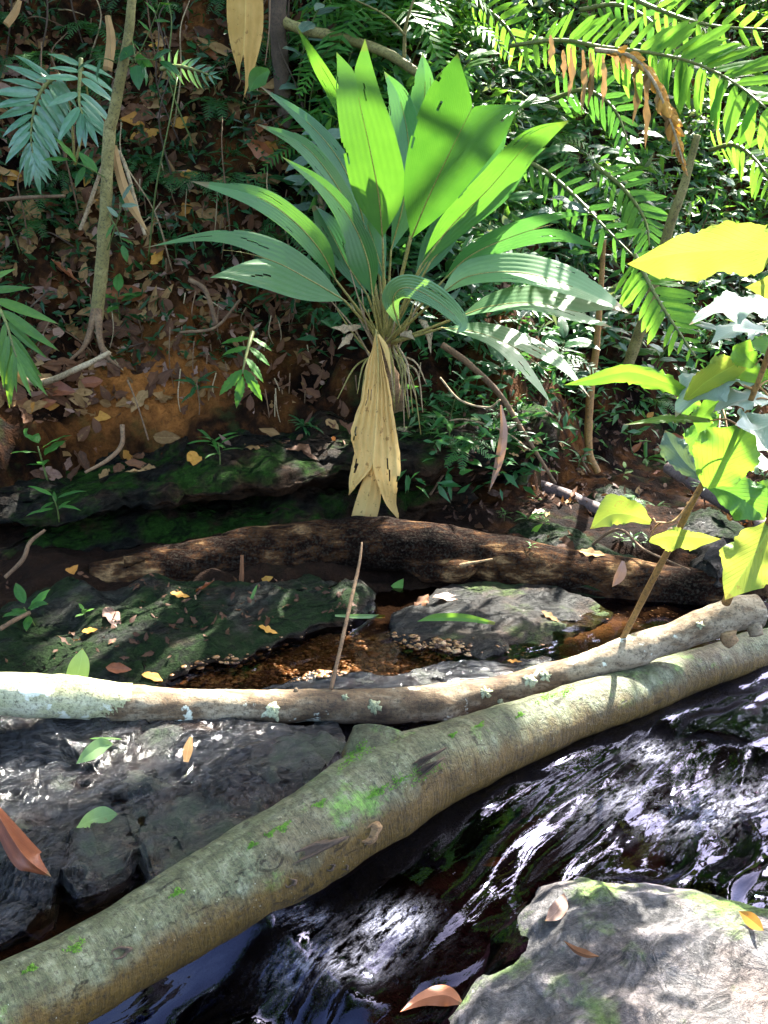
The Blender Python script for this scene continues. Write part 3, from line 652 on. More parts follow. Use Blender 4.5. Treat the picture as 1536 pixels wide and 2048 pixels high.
def pebble_shape():
    a = np.linspace(0, 2 * math.pi, 6, endpoint=False); V = []
    for z, r in ((-.5, .55), (0, 1), (.5, .6)): V += [[math.cos(t) * r, math.sin(t) * r, z * .7] for t in a]
    V = np.array(V + [[0, 0, .42]]); Q = grid_quads(3, 6, True).tolist() + [[12 + k, 12 + (k + 1) % 6, 18, 18] for k in range(6)]
    return V, np.array(Q)
PV, PQ = pebble_shape(); B = Bag()
def gravel(n, poly, r0, r1):
    for _ in range(n):
        px, py, sx, sy = random.choice(poly)
        p, nn = hit(random.gauss(px, sx), random.gauss(py, sy))
        if p is None or p[2] > .03: continue
        r = r0 * (r1 / r0) ** (random.random() ** 2.2); a = random.random() * 6.28
        V = PV * np.array([1, .6 + .4 * random.random(), .5 + .3 * random.random()]) * (1 + .15 * rng.normal(size=PV.shape)) * r
        c, s_ = math.cos(a), math.sin(a)
        V = np.stack([V[:, 0] * c - V[:, 1] * s_, V[:, 0] * s_ + V[:, 1] * c, V[:, 2]], -1)
        B.add(V + p + nn * r * .2, PQ)
gravel(2300, [(480, 1350, 40, 12), (560, 1330, 90, 14), (740, 1330, 70, 10), (820, 1310, 40, 14), (640, 1345, 70, 12), (700, 1290, 60, 15), (430, 1370, 30, 10), (880, 1300, 30, 10)], .005, .020)
gravel(120, [(1330, 1235, 60, 12), (1060, 1300, 30, 8)], .004, .012)
V, Q, U = B.get(); tag(mesh_thing('gravel', V, Q, M['pebble'], uv=U), 'small orange brown gravel in the shallow side pool', 'gravel', kind='stuff')
# ================================================================== leaf materials
def mat_leaf(name, dark, light, trans=0.35, rough=0.38, veins='pinnate', nv=14, tcol=None, spots=0.0, spec=0.5, ang=1.2, var=0.35, veinw=0.5):
    s = NT(name); uv = s.coord('UV'); c = s.coord('Object'); rnd = s.rand()
    x, y, _ = s.sep(uv)
    ax = s.math('ABSOLUTE', s.math('SUBTRACT', x, 0.5))
    ph = s.math('SUBTRACT', s.math('MULTIPLY', y, float(nv)), s.math('MULTIPLY', ax, float(nv) * ang))
    w = s.math('ABSOLUTE', s.math('SUBTRACT', s.math('FRACT', ph, 0), 0.5))          # 0.5 on a vein
    vein = s.ramp(w, [(0.40, 0.0), (0.5, 1.0)]) if veins == 'pinnate' else s.ramp(w, [(0.0, 0.0), (0.5, 1.0)])
    mid = s.ramp(ax, [(0.0, 1.0), (0.030, 0.0)])
    n1 = s.noise(c, 9, 4, 0.6)
    t = s.math('ADD', s.math('MULTIPLY', n1, 0.6), s.math('MULTIPLY', rnd, 0.4))
    col = s.mix(s.ramp(t, [(0.3, 0.0), (0.7, 1.0)]), dark, light)
    col = s.mix(s.math('MULTIPLY', vein, 0.30 * veinw), col, tuple(min(1, k * 1.7 + .01) for k in light))
    col = s.mix(s.math('MULTIPLY', mid, 0.45 * veinw), col, tuple(min(1, k * 2.0 + .02) for k in light))
    if spots:
        k = s.ramp(s.noise(c, 30, 4, 0.7), [(0.66 - 0.1 * spots, 0.0), (0.70 - 0.1 * spots, 1.0)])
        col = s.mix(s.math('MULTIPLY', k, 0.8), col, (0.16, 0.09, 0.03))
    tipk = s.ramp(s.math('ADD', y, s.math('MULTIPLY', n1, 0.10)), [(0.985, 0.0), (1.03, 0.85)])
    col = s.mix(tipk, col, (0.16, 0.09, 0.03))
    h = s.math('ADD', s.math('MULTIPLY', vein, -1.0 if veins == 'pinnate' else 1.0), s.math('MULTIPLY', n1, 0.3))
    nrm = s.bump(h, 0.35 if veins == 'pinnate' else 0.16, 0.004)
    pr = s.prin(col, rough, spec, nrm)
    tb = s.n('ShaderNodeBsdfTranslucent'); tc = tcol or tuple(min(1, a) for a in (light[0] * 2.4 + .02, light[1] * 2.1, light[2] * 0.8))
    tcm = s.mix(s.math('MULTIPLY', s.math('MAXIMUM', vein, mid), 0.5), tc, tuple(k * 0.5 for k in tc)); tcm = s.mix(0.25, tcm, col); tcm = s.mix(1.0, tcm, s.ramp(s.math('ADD', s.math('MULTIPLY', rnd, .55), s.math('MULTIPLY', n1, .45)), [(0.2, (0.55, 0.62, 0.6)), (0.8, (1.25, 1.1, 1.0))]), 'MULTIPLY')
    s.l(tcm, tb.inputs['Color']); s.l(nrm, tb.inputs['Normal'])
    mx = s.n('ShaderNodeMixShader'); mx.inputs[0].default_value = trans; s.l(pr, mx.inputs[1]); s.l(tb.outputs[0], mx.inputs[2])
    return s.done(mx.outputs[0])
G = {}
M['palm'] = mat_leaf('palm_leaf', (0.022, 0.105, 0.018), (0.045, 0.185, 0.030), 0.38, 0.33, 'plicate', 26, (0.13, 0.32, 0.020), ang=1.6, veinw=0.5, spec=0.8)
M['palm_backlit'] = mat_leaf('backlit_palm_leaf', (0.035, 0.145, 0.016), (0.06, 0.20, 0.024), 0.42, 0.36, 'plicate', 30, (0.080, 0.215, 0.010), ang=1.6, veinw=0.5, spec=0.85)  # lighter yellow green copy: sun from behind put into the colour
M['palm_glare'] = mat_leaf('glare_palm_leaf', (0.075, 0.19, 0.065), (0.16, 0.29, 0.12), 0.32, 0.42, 'plicate', 30, (0.2, 0.38, 0.04), ang=1.6, veinw=0.5, spec=0.9)  # paler copy: white sun glare painted into the blade colour
M['palm_blue'] = mat_leaf('palm_leaf_bluish', (0.018, 0.088, 0.024), (0.036, 0.155, 0.042), 0.28, 0.30, 'plicate', 26, (0.14, 0.40, 0.06), ang=1.6, veinw=0.5, spec=0.6)
M['palm_dead'] = mat_leaf('dead_palm_leaf', (0.40, 0.235, 0.06), (0.68, 0.46, 0.165), 0.30, 0.75, 'plicate', 30, (0.75, 0.48, 0.15), spots=0.6, ang=1.6, veinw=0.35, spec=0.2)
M['petiole'] = mat_bark('petiole', [(0.3, (0.16, 0.13, 0.03)), (0.5, (0.27, 0.23, 0.06)), (0.7, (0.36, 0.30, 0.10))], 0.45, bump=0.2)
M['dead_strip'] = mat_bark('dead_strip', [(0.3, (0.14, 0.085, 0.04)), (0.5, (0.33, 0.24, 0.13)), (0.7, (0.50, 0.40, 0.25))], 0.8, along=(50, 50, 8))

# ================================================================== leaves laid along a curve
def blade(mid, T, S, N, wl, wr, ul=1.0, ur=1.0, notch=1.0, na=7, fold=0.25, plic=0.0, nplic=5, wave=0.0, seed=0, droop=0.0, merge=1.0):
    """mid: n points of the midrib; S side, N normal at them; wl / wr half widths in metres.  A notch below 1 splits the tip in two lobes."""
    n = len(mid); B = Bag(); u0 = np.linspace(0, 1, n)
    for sgn, w, ue in ((1, wl, ul), (-1, wr, ur)):
        uu = u0 * ue
        m_ = np.stack([np.interp(uu, u0, mid[:, k]) for k in range(3)], -1)
        s_ = norm(np.stack([np.interp(uu, u0, S[:, k]) for k in range(3)], -1)) * sgn
        n_ = norm(np.stack([np.interp(uu, u0, N[:, k]) for k in range(3)], -1))
        b = np.asarray(w); a = np.zeros(n)
        if notch < 1.0:
            q = np.clip((u0 - notch / ue) / max(1e-4, 1 - notch / ue), 0, 1); a = b * q ** 1.3
        j = np.linspace(0, 1, na)
        off = a[:, None] + (b - a)[:, None] * j[None, :]
        q = off / np.maximum(np.max(b), 1e-6)
        hgt = off * fold + plic * np.cos(j * math.pi * nplic)[None, :] * np.sin(np.clip(uu * 1.1, 0, 1) * math.pi)[:, None] - droop * q ** 2 * off
        if wave: hgt = hgt + wave * np.max(b) * np.sin(uu * 17 + seed + sgn)[:, None] * q ** 2
        V = m_[:, None] + s_[:, None] * off[..., None] + n_[:, None] * hgt[..., None]
        U = np.stack([0.5 + sgn * 0.5 * np.broadcast_to(off / np.maximum(np.max(b), 1e-6), off.shape), np.broadcast_to(uu[:, None], off.shape)], -1)
        Q = grid_quads(n, na)
        if sgn < 0: Q = Q[:, ::-1]
        B.add(V.reshape(-1, 3), Q, U.reshape(-1, 2))
    return B.get()
def traced(ctrl, wl, wr=None, n=30, tilt=0.0, twist=0.0, rag=0.0, **kw):
    """a leaf whose midrib passes through pixels (px, py, depth); half widths in pixels as seen; tilt turns the blade about its midrib"""
    c = np.array([P(*k) for k in ctrl]); mid = catmull(c, n); wr = wl if wr is None else wr
    T = norm(np.gradient(mid, axis=0)); Vw = norm(mid - CAM)
    S0 = norm(np.cross(T, Vw)); N0 = norm(np.cross(S0, T)); N0 = np.where((np.sum(N0 * Vw, 1) > 0)[:, None], -N0, N0)
    an = (tilt + twist * np.linspace(0, 1, n))[:, None]
    S = norm(S0 * np.cos(an) + N0 * np.sin(an)); N = norm(N0 * np.cos(an) - S0 * np.sin(an))
    sc = np.array([mpp(p) for p in mid]) / np.maximum(0.35, np.cos(an[:, 0]))
    t_ = np.linspace(0, 1, n); rg = [1 + rag * fbm(np.stack([t_ * 9 + k, t_ * 0 + k, t_ * 0], -1), 4, 60 + k) for k in (0, 1)]
    return blade(mid, T, S, N, np.clip(curve1(wl, n), 0, None) * sc * rg[0], np.clip(curve1(wr, n), 0, None) * sc * rg[1], **kw)

# ================================================================== the palm
base = P(770, 700, 5.0)
palm = empty('palm_plant', P(770, 760, 5.15), 'big stemless palm with split pleated green leaves on the bank in the middle', 'palm')
def palm_leaf(pet, ctrl, wl, wr=None, mat='palm', tilt=0.0, label=None, petr=3.2, slits=3, nibbles=1, **kw):
    kw.setdefault('plic', 0.0007); kw.setdefault('fold', 0.2); kw.setdefault('na', 19); kw.setdefault('nplic', 9)
    V, Q, U = traced(ctrl, wl, wr, n=36, tilt=tilt, **kw)
    na = kw['na']; keep = np.ones(len(Q), bool)                      # wind splits between the pleats, nibbled margin
    for _ in range(slits):
        hf = random.randint(0, 1); j = random.randint(5, na - 3); i0 = random.randint(14, 30); ln = random.randint(2, 5)
        for i in range(i0, min(35, i0 + ln)): keep[hf * 35 * (na - 1) + i * (na - 1) + min(na - 2, j + (i - i0) // 2)] = False
    for _ in range(nibbles):
        hf = random.randint(0, 1); i0 = random.randint(8, 33)
        for i in range(i0, min(35, i0 + 2)): keep[hf * 35 * (na - 1) + i * (na - 1) + na - 2] = False; keep[hf * 35 * (na - 1) + i0 * (na - 1) + na - 3] = False
    Q = Q[keep]
    lf = part('leaf', V, Q, M[mat], palm, U, label)
    if pet:
        pp = [P(*k) for k in pet] + [P(*ctrl[0])]
        V, Q, U = tube(pp, [petr * 1.3 * mpp(base)] + [petr * mpp(base)] * (len(pp) - 2) + [petr * .6 * mpp(base)], 7, 18)
        part('petiole', V, Q, M['petiole'], lf, U)
        mid = catmull(np.array([P(*k) for k in ctrl]), 24)[:18] + norm(CAM - P(*ctrl[0])) * 0.002
        V, Q, U = tube(mid, [.0042, .0012], 5, 20, cap=False); part('midrib', V, Q, M['petiole'], lf, U)
    return lf
Bp = [(770, 690, 5.0)]
# behind
palm_leaf(Bp, [(782, 500, 4.98), (808, 400, 5.02), (818, 300, 5.05), (800, 200, 5.02), (768, 142, 4.98)], [0, 26, 36, 26, 0], [2, 34, 32, 20, 0], 'palm_blue', 0.3, 'bluish pleated leaf behind the middle')
palm_leaf(Bp, [(820, 470, 5.1), (832, 350, 5.15), (846, 240, 5.15), (850, 160, 5.1), (845, 104, 5.08)], [0, 26, 34, 24, 0], [0, 22, 24, 16, 0], 'palm_blue', 0.35)
palm_leaf(Bp, [(770, 560, 4.95), (745, 480, 5.0), (728, 430, 5.02), (722, 412, 5.05)], [2, 34, 38, 8], [2, 30, 34, 0], 'palm_blue', -0.2)
palm_leaf(Bp, [(735, 590, 4.92), (695, 530, 4.95), (662, 465, 5.0), (630, 410, 5.02)], [2, 22, 28, 8], [0, 20, 26, 0], 'palm_blue', 0.3)
palm_leaf(Bp, [(752, 470, 5.05), (716, 300, 5.1), (680, 200, 5.1), (640, 128, 5.02), (592, 50, 4.95)], [2, 12, 16, 14, 0], [2, 10, 12, 10, 0], 'palm', -0.7)
palm_leaf(Bp, [(735, 480, 4.98), (712, 390, 5.0), (672, 310, 5.0), (610, 240, 4.95), (520, 172, 4.85)], [2, 18, 22, 16, 0], [2, 14, 16, 12, 0], 'palm_blue', 0.6)
palm_leaf(Bp, [(738, 520, 4.93), (704, 430, 4.94), (660, 350, 4.92), (600, 285, 4.86), (512, 247, 4.78)], [0, 18, 22, 18, 0], [0, 14, 16, 12, 0], 'palm', 0.5)
palm_leaf(Bp, [(830, 560, 4.9), (870, 500, 4.95), (930, 410, 5.0), (985, 320, 5.0), (1022, 232, 4.96)], [2, 34, 38, 26, 0], [2, 22, 22, 14, 0], 'palm_blue', 0.4)
# left side
palm_leaf(Bp, [(745, 590, 4.8), (735, 520, 4.76), (702, 440, 4.72), (645, 370, 4.68), (562, 312, 4.62)], [2, 40, 28, 16, 0], [2, 20, 18, 12, 0], 'palm', 0.25, 'dark green arching leaf left of the middle')
palm_leaf(Bp, [(672, 560, 4.78), (640, 500, 4.7), (585, 440, 4.62), (510, 392, 4.54), (380, 362, 4.42)], [0, 22, 26, 24, 0], [0, 22, 22, 18, 0], 'palm', 0.3, 'long narrow leaf reaching far left')
palm_leaf(Bp, [(688, 600, 4.72), (620, 560, 4.62), (540, 520, 4.5), (440, 500, 4.38), (288, 512, 4.22)], [2, 36, 56, 62, 58], [0, 30, 40, 36, 14], 'palm_backlit', 0.5, 'broad pale split leaf lowest on the left', notch=0.52, ul=0.82, fold=0.12)
# centre
palm_leaf(Bp, [(765, 476, 4.80), (757, 390, 4.72), (738, 290, 4.62), (716, 190, 4.56), (700, 82, 4.52)], [0, 46, 54, 46, 30], [0, 52, 56, 44, 30], 'palm_backlit', 0.1, 'broad upright bright green leaf in the middle', notch=0.86, ul=0.96, ur=1.0, fold=.1)
palm_leaf(Bp, [(822, 478, 4.78), (858, 392, 4.68), (902, 300, 4.58), (946, 212, 4.50), (985, 130, 4.44)], [0, 54, 84, 92, 72], [0, 42, 66, 84, 84], 'palm_backlit', -0.1, 'broad split yellow green leaf right of the middle with sun behind', notch=0.74, ul=0.97, ur=0.88, fold=0.1)
# right side
palm_leaf(Bp, [(842, 530, 4.78), (900, 455, 4.74), (980, 375, 4.68), (1060, 285, 4.6), (1140, 240, 4.52)], [0, 28, 34, 26, 0], [2, 26, 32, 26, 0], 'palm', 0.35, 'long arching leaf reaching right')
palm_leaf(Bp, [(860, 525, 4.85), (925, 450, 4.85), (1000, 385, 4.82), (1050, 320, 4.78), (1092, 295, 4.74)], [0, 16, 22, 14, 0], [0, 14, 18, 12, 0], 'palm_blue', 0.4)
palm_leaf(Bp, [(885, 562, 4.72), (940, 512, 4.66), (1020, 475, 4.58), (1110, 448, 4.48), (1195, 440, 4.4)], [0, 20, 28, 24, 12], [0, 16, 22, 32, 50], 'palm_blue', 0.4, 'bluish split leaf second lowest on the right', notch=0.6)
palm_leaf(Bp, [(880, 590, 4.66), (940, 552, 4.6), (1040, 545, 4.5), (1150, 575, 4.36), (1262, 628, 4.26)], [0, 26, 30, 26, 0], [0, 20, 26, 24, 0], 'palm_glare', -0.9, 'sunlit leaf bending down at far right')
palm_leaf(Bp, [(918, 634, 4.6), (985, 612, 4.52), (1070, 606, 4.42), (1160, 625, 4.32), (1235, 640, 4.26)], [0, 20, 28, 30, 12], [0, 16, 24, 30, 26], 'palm_glare', -1.1, 'sunlit pale leaf with small tears at far right', notch=0.75)
palm_leaf(Bp, [(884, 656, 4.62), (950, 664, 4.52), (1020, 690, 4.42), (1090, 740, 4.32), (1165, 808, 4.24)], [0, 16, 24, 30, 14], [0, 16, 28, 50, 64], 'palm_glare', -1.1, 'overexposed split leaf drooping to lower right', notch=0.5, ur=0.92)
palm_leaf(Bp, [(800, 655, 4.6), (786, 600, 4.52), (812, 575, 4.46), (868, 598, 4.40), (922, 645, 4.36), (912, 668, 4.36)], [0, 22, 26, 28, 16, 0], [0, 14, 20, 16, 10, 0], 'palm_glare', 0.2, 'small leaf curling over in front of the crown', plic=0.002)
# the hanging dead leaf
dl = palm_leaf([(768, 690, 4.8)], [(752, 660, 4.60), (757, 740, 4.53), (752, 850, 4.50), (744, 950, 4.48), (735, 1062, 4.48)], [0, 14, 36, 54, 52], [0, 24, 40, 48, 46], 'palm_dead', 0.1, 'long torn dead straw coloured leaf hanging straight down', notch=0.70, ul=0.97, ur=0.86, plic=0.010, nplic=7, fold=-0.55, wave=0.35, slits=7, nibbles=1, rag=.12)
V, Q, U = traced([(748, 930, 4.52), (735, 1000, 4.53), (722, 1052, 4.55)], [14, 26, 26], [10, 22, 24], n=14, fold=-0.5, plic=.005); part('torn_tip', V, Q, M['palm_dead'], dl, U)
V, Q, U = traced([(756, 668, 4.585), (772, 700, 4.56), (782, 752, 4.55)], [2, 6, 0], [2, 5, 0], n=14, fold=-.4); part('torn_strip', V, Q, M['palm_dead'], dl, U)
# short stem with fibres and old stalks
V, Q, U = tube([P(790, 860, 5.5), P(785, 790, 5.25), P(770, 735, 5.05), P(768, 680, 4.95)], [.05, .06, .055, .035], 16, 24, log_disp(.25, 5, 14)); part('stem', V, Q, M['broken_wood'], palm, U)
for k in range(34):
    a = random.uniform(-1, 1); px0 = 770 + a * 26; L_ = random.uniform(60, 170)
    up = k % 3 == 0
    q = [P(px0, 700 + random.uniform(-25, 25), 4.98), P(px0 + a * 40, 700 + (-L_ * .4 if up else L_ * .35), 4.85), P(px0 + a * (90 if up else 60) + random.uniform(-20, 20), 700 + (-L_ if up else L_), 4.8)]
    V, Q, U = tube(q, [.006, .005, .0025], 5, 10); part('old_stalk', V, Q, M['dead_strip' if k % 2 else 'petiole'], palm, U)
for k, (px, py, dx, dy) in enumerate([(722, 650, -60, 5), (800, 672, 30, 8), (705, 665, -30, 34), (838, 640, 24, 70)]):
    V, Q, U = traced([(px, py, 4.85), (px + dx * .5, py + dy * .3, 4.8), (px + dx, py + dy, 4.78)], [3, 8, 0], [2, 6, 0], n=12, tilt=.7, fold=-.8, wave=.5); part('dry_sheath', V, Q, M['dead_strip'], palm, U)
# ================================================================== materials of the other plants
M['blue_leaf'] = mat_leaf('blue_green_leaflet', (0.050, 0.140, 0.070), (0.10, 0.23, 0.125), 0.22, 0.28, 'plicate', 4, ang=0.4, spec=0.7)
M['dark_leaf'] = mat_leaf('dark_green_leaf', (0.010, 0.050, 0.014), (0.026, 0.11, 0.030), 0.30, 0.30, 'pinnate', 9, (0.10, 0.30, 0.04), spec=0.3)
M['mid_leaf'] = mat_leaf('mid_green_leaf', (0.020, 0.085, 0.014), (0.050, 0.17, 0.028), 0.38, 0.36, 'pinnate', 9, (0.20, 0.46, 0.04), spec=0.3)
M['light_leaf'] = mat_leaf('light_green_leaf', (0.050, 0.15, 0.018), (0.11, 0.26, 0.035), 0.42, 0.42, 'pinnate', 10, (0.24, 0.46, 0.03))
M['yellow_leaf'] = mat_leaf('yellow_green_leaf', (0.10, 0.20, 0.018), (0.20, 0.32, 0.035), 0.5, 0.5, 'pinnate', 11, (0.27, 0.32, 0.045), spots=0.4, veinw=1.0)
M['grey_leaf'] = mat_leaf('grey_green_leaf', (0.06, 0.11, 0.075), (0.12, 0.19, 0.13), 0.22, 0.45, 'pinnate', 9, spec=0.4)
M['glare_leaf'] = mat_leaf('glare_leaf', (0.17, 0.24, 0.18), (0.30, 0.38, 0.30), 0.25, 0.45, 'pinnate', 10, (0.4, 0.5, 0.2), spec=0.7)  # overexposed white of sunlit leaves put into the leaf colour
M['fern_leaf'] = mat_leaf('fern_leaflet', (0.030, 0.12, 0.014), (0.065, 0.21, 0.024), 0.45, 0.5, 'pinnate', 12, (0.26, 0.58, 0.05), spec=0.3)
M['fern_dark'] = mat_leaf('dark_fern_leaflet', (0.014, 0.060, 0.012), (0.034, 0.12, 0.024), 0.35, 0.5, 'pinnate', 12, (0.12, 0.34, 0.04), spec=0.35)
M['dead_tan'] = mat_leaf('dead_leaf_tan', (0.15, 0.080, 0.028), (0.38, 0.235, 0.10), 0.18, 0.75, 'pinnate', 8, (0.5, 0.3, 0.12), spots=0.3, spec=0.2)
M['dead_brown'] = mat_leaf('dead_leaf_brown', (0.040, 0.016, 0.007), (0.15, 0.062, 0.024), 0.12, 0.7, 'pinnate', 8, (0.35, 0.15, 0.05), spots=0.4, spec=0.3)
M['dead_red'] = mat_leaf('dead_leaf_red', (0.15, 0.040, 0.014), (0.30, 0.10, 0.035), 0.15, 0.5, 'pinnate', 11, (0.5, 0.16, 0.04), spots=0.2, spec=0.5)
M['dead_orange'] = mat_leaf('dead_leaf_orange', (0.34, 0.14, 0.02), (0.52, 0.27, 0.045), 0.25, 0.6, 'pinnate', 8, (0.7, 0.35, 0.05), spots=0.2, spec=0.3)
M['dead_pink'] = mat_leaf('dead_leaf_pinkish', (0.12, 0.062, 0.042), (0.32, 0.20, 0.145), 0.12, 0.6, 'pinnate', 8, spots=0.25, spec=0.4)
M['green_stem'] = mat_bark('green_stem', [(0.3, (0.05, 0.075, 0.015)), (0.55, (0.10, 0.14, 0.03)), (0.7, (0.18, 0.2, 0.06))], 0.55, bump=0.2)
M['rachis'] = mat_bark('rachis', [(0.3, (0.08, 0.09, 0.02)), (0.55, (0.17, 0.19, 0.05)), (0.7, (0.26, 0.26, 0.09))], 0.5, bump=0.2)

# ------------------------------------------------------------------ leaf shapes in local space: stalk at 0, tip along +Y, face up +Z, length 1
def leaf_mesh(name, mat, W=0.17, kind='oval', droop=0.25, fold=0.2, wave=0.1, n=11, na=4, tooth=0.0, curl=0.0, seed=0, roll=0.0):
    t = np.linspace(0, 1, n)
    if kind == 'oval': w = np.sin(np.pi * t ** 0.85) ** 0.8 * (1 - 0.35 * t ** 4)
    elif kind == 'lance': w = np.sin(np.pi * t ** 0.75) ** 0.9 * (1 - .3 * t)
    elif kind == 'strap': w = np.minimum(1, t * 8) * np.minimum(1, (1 - t) * 3.5) ** 0.8
    elif kind == 'heart': w = np.sin(np.pi * np.clip(t, .0, 1) ** 0.55) ** 0.9
    elif kind == 'obov': w = np.sin(np.pi * t ** 1.4) ** 0.85
    w = W * np.clip(w, 0, None); w[-1] = 0
    ang = -droop * 2.2 * t
    y = np.concatenate([[0], np.cumsum(np.cos(ang)[:-1])]) / (n - 1); z = np.concatenate([[0], np.cumsum(np.sin(ang)[:-1])]) / (n - 1)
    x = 0.06 * W * np.sin(t * 5 + seed)
    mid = np.stack([x, y, z + curl * t ** 3], -1)
    if tooth: w = w * (1 + tooth * (np.arange(n) % 2 - .5))
    T = norm(np.gradient(mid, axis=0)); S = np.tile([-1.0, 0, 0], (n, 1))
    if roll: a = roll * t; S = np.stack([-np.cos(a), 0 * a, np.sin(a)], -1)
    N = norm(np.cross(T, -S)); N = np.where(N[:, 2:3] < 0, -N, N)
    V, Q, U = blade(mid, T, S, N, w, w * (1 + .06 * np.sin(seed)), na=na, fold=fold, wave=wave, seed=seed, droop=droop)
    me = make_mesh(name, V, Q, U); me.materials.append(M[mat]); return me
def basis(yd, zd):
    y = norm(yd); x = norm(np.cross(y, zd)); z = np.cross(x, y)
    return np.stack([x, y, z], 1)
def mat4(Rm, p, s=1.0, sw=1.0):
    m = Matrix.Identity(4)
    for i in range(3):
        m[i][0] = float(Rm[i, 0] * s * sw); m[i][1] = float(Rm[i, 1] * s); m[i][2] = float(Rm[i, 2] * s); m[i][3] = float(p[i])
    return m
def put(name, me, root, p, yd, zd, s, sw=1.0, loc=None):
    """a child that shares mesh data; p in world coordinates, root unrotated at loc"""
    o = bpy.data.objects.new(name, me); C.objects.link(o); o.parent = root
    o.matrix_basis = mat4(basis(yd, zd), np.asarray(p) - np.array(root.location), s, sw)
    return o
def lay(name, me, p, n, size, label, cat, group=None, yaw=None, lift=0.004, tip=0.0, sw=1.0):
    """one fallen leaf lying on a surface with normal n"""
    yaw = random.uniform(0, 6.283) if yaw is None else yaw
    t = np.array([math.cos(yaw), math.sin(yaw), 0.0]); t = norm(t - n * np.dot(t, n)); zz = norm(n + rng.normal(0, .16, 3)); t = norm(t + n * tip)
    o = bpy.data.objects.new(name, me); C.objects.link(o)
    o.matrix_basis = mat4(basis(t, zz), np.asarray(p) + n * lift - t * size * .5, size, sw)
    return tag(o, label, cat, group)
LM = {}
for k, (mt, W_, kd, dr_, fo_, wv, th) in {
    'oval_dark': ('dark_leaf', .20, 'oval', .28, .22, .10, 0), 'oval_mid': ('mid_leaf', .19, 'oval', .25, .2, .12, 0), 'oval_light': ('light_leaf', .18, 'oval', .22, .2, .12, 0),
    'lance_dark': ('dark_leaf', .12, 'lance', .3, .25, .08, 0), 'lance_mid': ('mid_leaf', .11, 'lance', .3, .25, .08, 0), 'lance_light': ('light_leaf', .11, 'lance', .3, .25, .08, 0),
    'heart_dark': ('dark_leaf', .30, 'heart', .22, .15, .1, 0), 'heart_grey': ('grey_leaf', .26, 'heart', .22, .15, .1, 0), 'oval_grey': ('grey_leaf', .19, 'oval', .28, .2, .1, 0),
    'strap_mid': ('mid_leaf', .055, 'strap', .45, .3, .03, 0), 'strap_light': ('light_leaf', .05, 'strap', .5, .3, .03, 0), 'strap_dark': ('dark_leaf', .055, 'strap', .5, .3, .03, 0),
    'tooth_dark': ('fern_leaf', .16, 'oval', .2, .2, .1, .22), 'pinna': ('fern_leaf', .105, 'strap', .12, .15, .05, .0), 'pinna_dark': ('fern_dark', .105, 'strap', .16, .15, .05, .0),
    'blue': ('blue_leaf', .13, 'lance', .16, .35, .04, 0), 'green_pinna': ('light_leaf', .09, 'lance', .15, .3, .04, 0)}.items():
    LM[k] = leaf_mesh(k, mt, W_, kd, dr_, fo_, wv, n=16 if th else 11, tooth=th, seed=len(k))

# ------------------------------------------------------------------ fronds with a leaflet object for every leaflet
def frond(root, ctrl, lens, me, n, tilt=0.0, ang=(60, 35), rr=(5, 1.6), skip=0.05, hang=0.0, lean=(1, 1), upm=None, end=True, mat='rachis', sw=1.0, name='leaflet', wob=.10):
    """leaflets along a traced rachis; lens in pixels along it; hang pulls the leaflets down"""
    c = catmull(np.array([P(*k) for k in ctrl]), 60); T = norm(np.gradient(c, axis=0)); Vw = norm(c - CAM)
    S0 = norm(np.cross(T, Vw)); N0 = norm(np.cross(S0, T)); N0 = np.where((np.sum(N0 * Vw, 1) > 0)[:, None], -N0, N0)
    S = norm(S0 * math.cos(tilt) + N0 * math.sin(tilt)); N = norm(N0 * math.cos(tilt) - S0 * math.sin(tilt))
    sc = mpp(c[30])
    V, Q, U = tube(c[::4], [rr[0] * sc, rr[1] * sc], 6, 40)
    fr = part('frond_stalk', V, Q, M[mat], root, U)
    L_ = curve1(lens, 60) * sc
    for i in range(n):
        u = skip + (1 - skip) * (i + .5) / n; k = min(59, int(u * 59)); a = R(ang[0] + (ang[1] - ang[0]) * u)
        for sg in (1, -1):
            d = S[k] * sg * math.sin(a) * lean[0 if sg > 0 else 1] + T[k] * math.cos(a) + np.array([0, 0, -hang]) + rng.normal(0, wob, 3)
            z = N[k] + S[k] * sg * .25 + rng.normal(0, .15, 3)
            if random.random() < .05: continue
            put(name, (upm if (sg > 0 and upm) else me), root, c[k], d, z, L_[k] * random.uniform(.76, 1.1), sw * random.uniform(.9, 1.12))
    if end: put(name, me, root, c[59], T[59], N[59], max(L_[59], .03), sw)
    return fr

# palm like seedling with two fronds at upper left
q = empty('palm_seedling', P(150, 330, 5.35), 'young palm with pale blue green feather fronds at upper left', 'palm')
frond(q, [(120, 150, 5.1), (98, 164, 5.05), (78, 190, 5.0), (66, 230, 4.96), (62, 280, 4.93), (70, 330, 4.92)], [70, 92, 96, 96, 85, 60], LM['blue'], 13, tilt=.25, ang=(95, 22), hang=.10, wob=.06)
frond(q, [(162, 118, 5.12), (160, 150, 5.06), (158, 185, 5.0), (160, 215, 4.97), (172, 240, 4.95)], [60, 80, 88, 82, 60], LM['blue'], 9, tilt=-.2, ang=(110, 20), hang=.08, wob=.06)
for pp in ([(150, 330, 5.35), (140, 220, 5.3), (120, 150, 5.1)], [(150, 330, 5.35), (175, 210, 5.3), (162, 118, 5.12)]):
    V, Q, U = tube([P(*k) for k in pp], [.008, .006, .004], 6, 14); part('petiole', V, Q, M['petiole'], q, U)
q = empty('palm_seedling', P(-30, 640, 4.75), 'pale green palm fronds drooping in from the left edge', 'palm')
frond(q, [(-60, 560, 4.7), (-20, 590, 4.6), (10, 640, 4.55), (25, 690, 4.52), (35, 720, 4.5)], [80, 125, 135, 125, 80], LM['green_pinna'], 9, tilt=.3, ang=(70, 20), hang=.45, wob=.08)
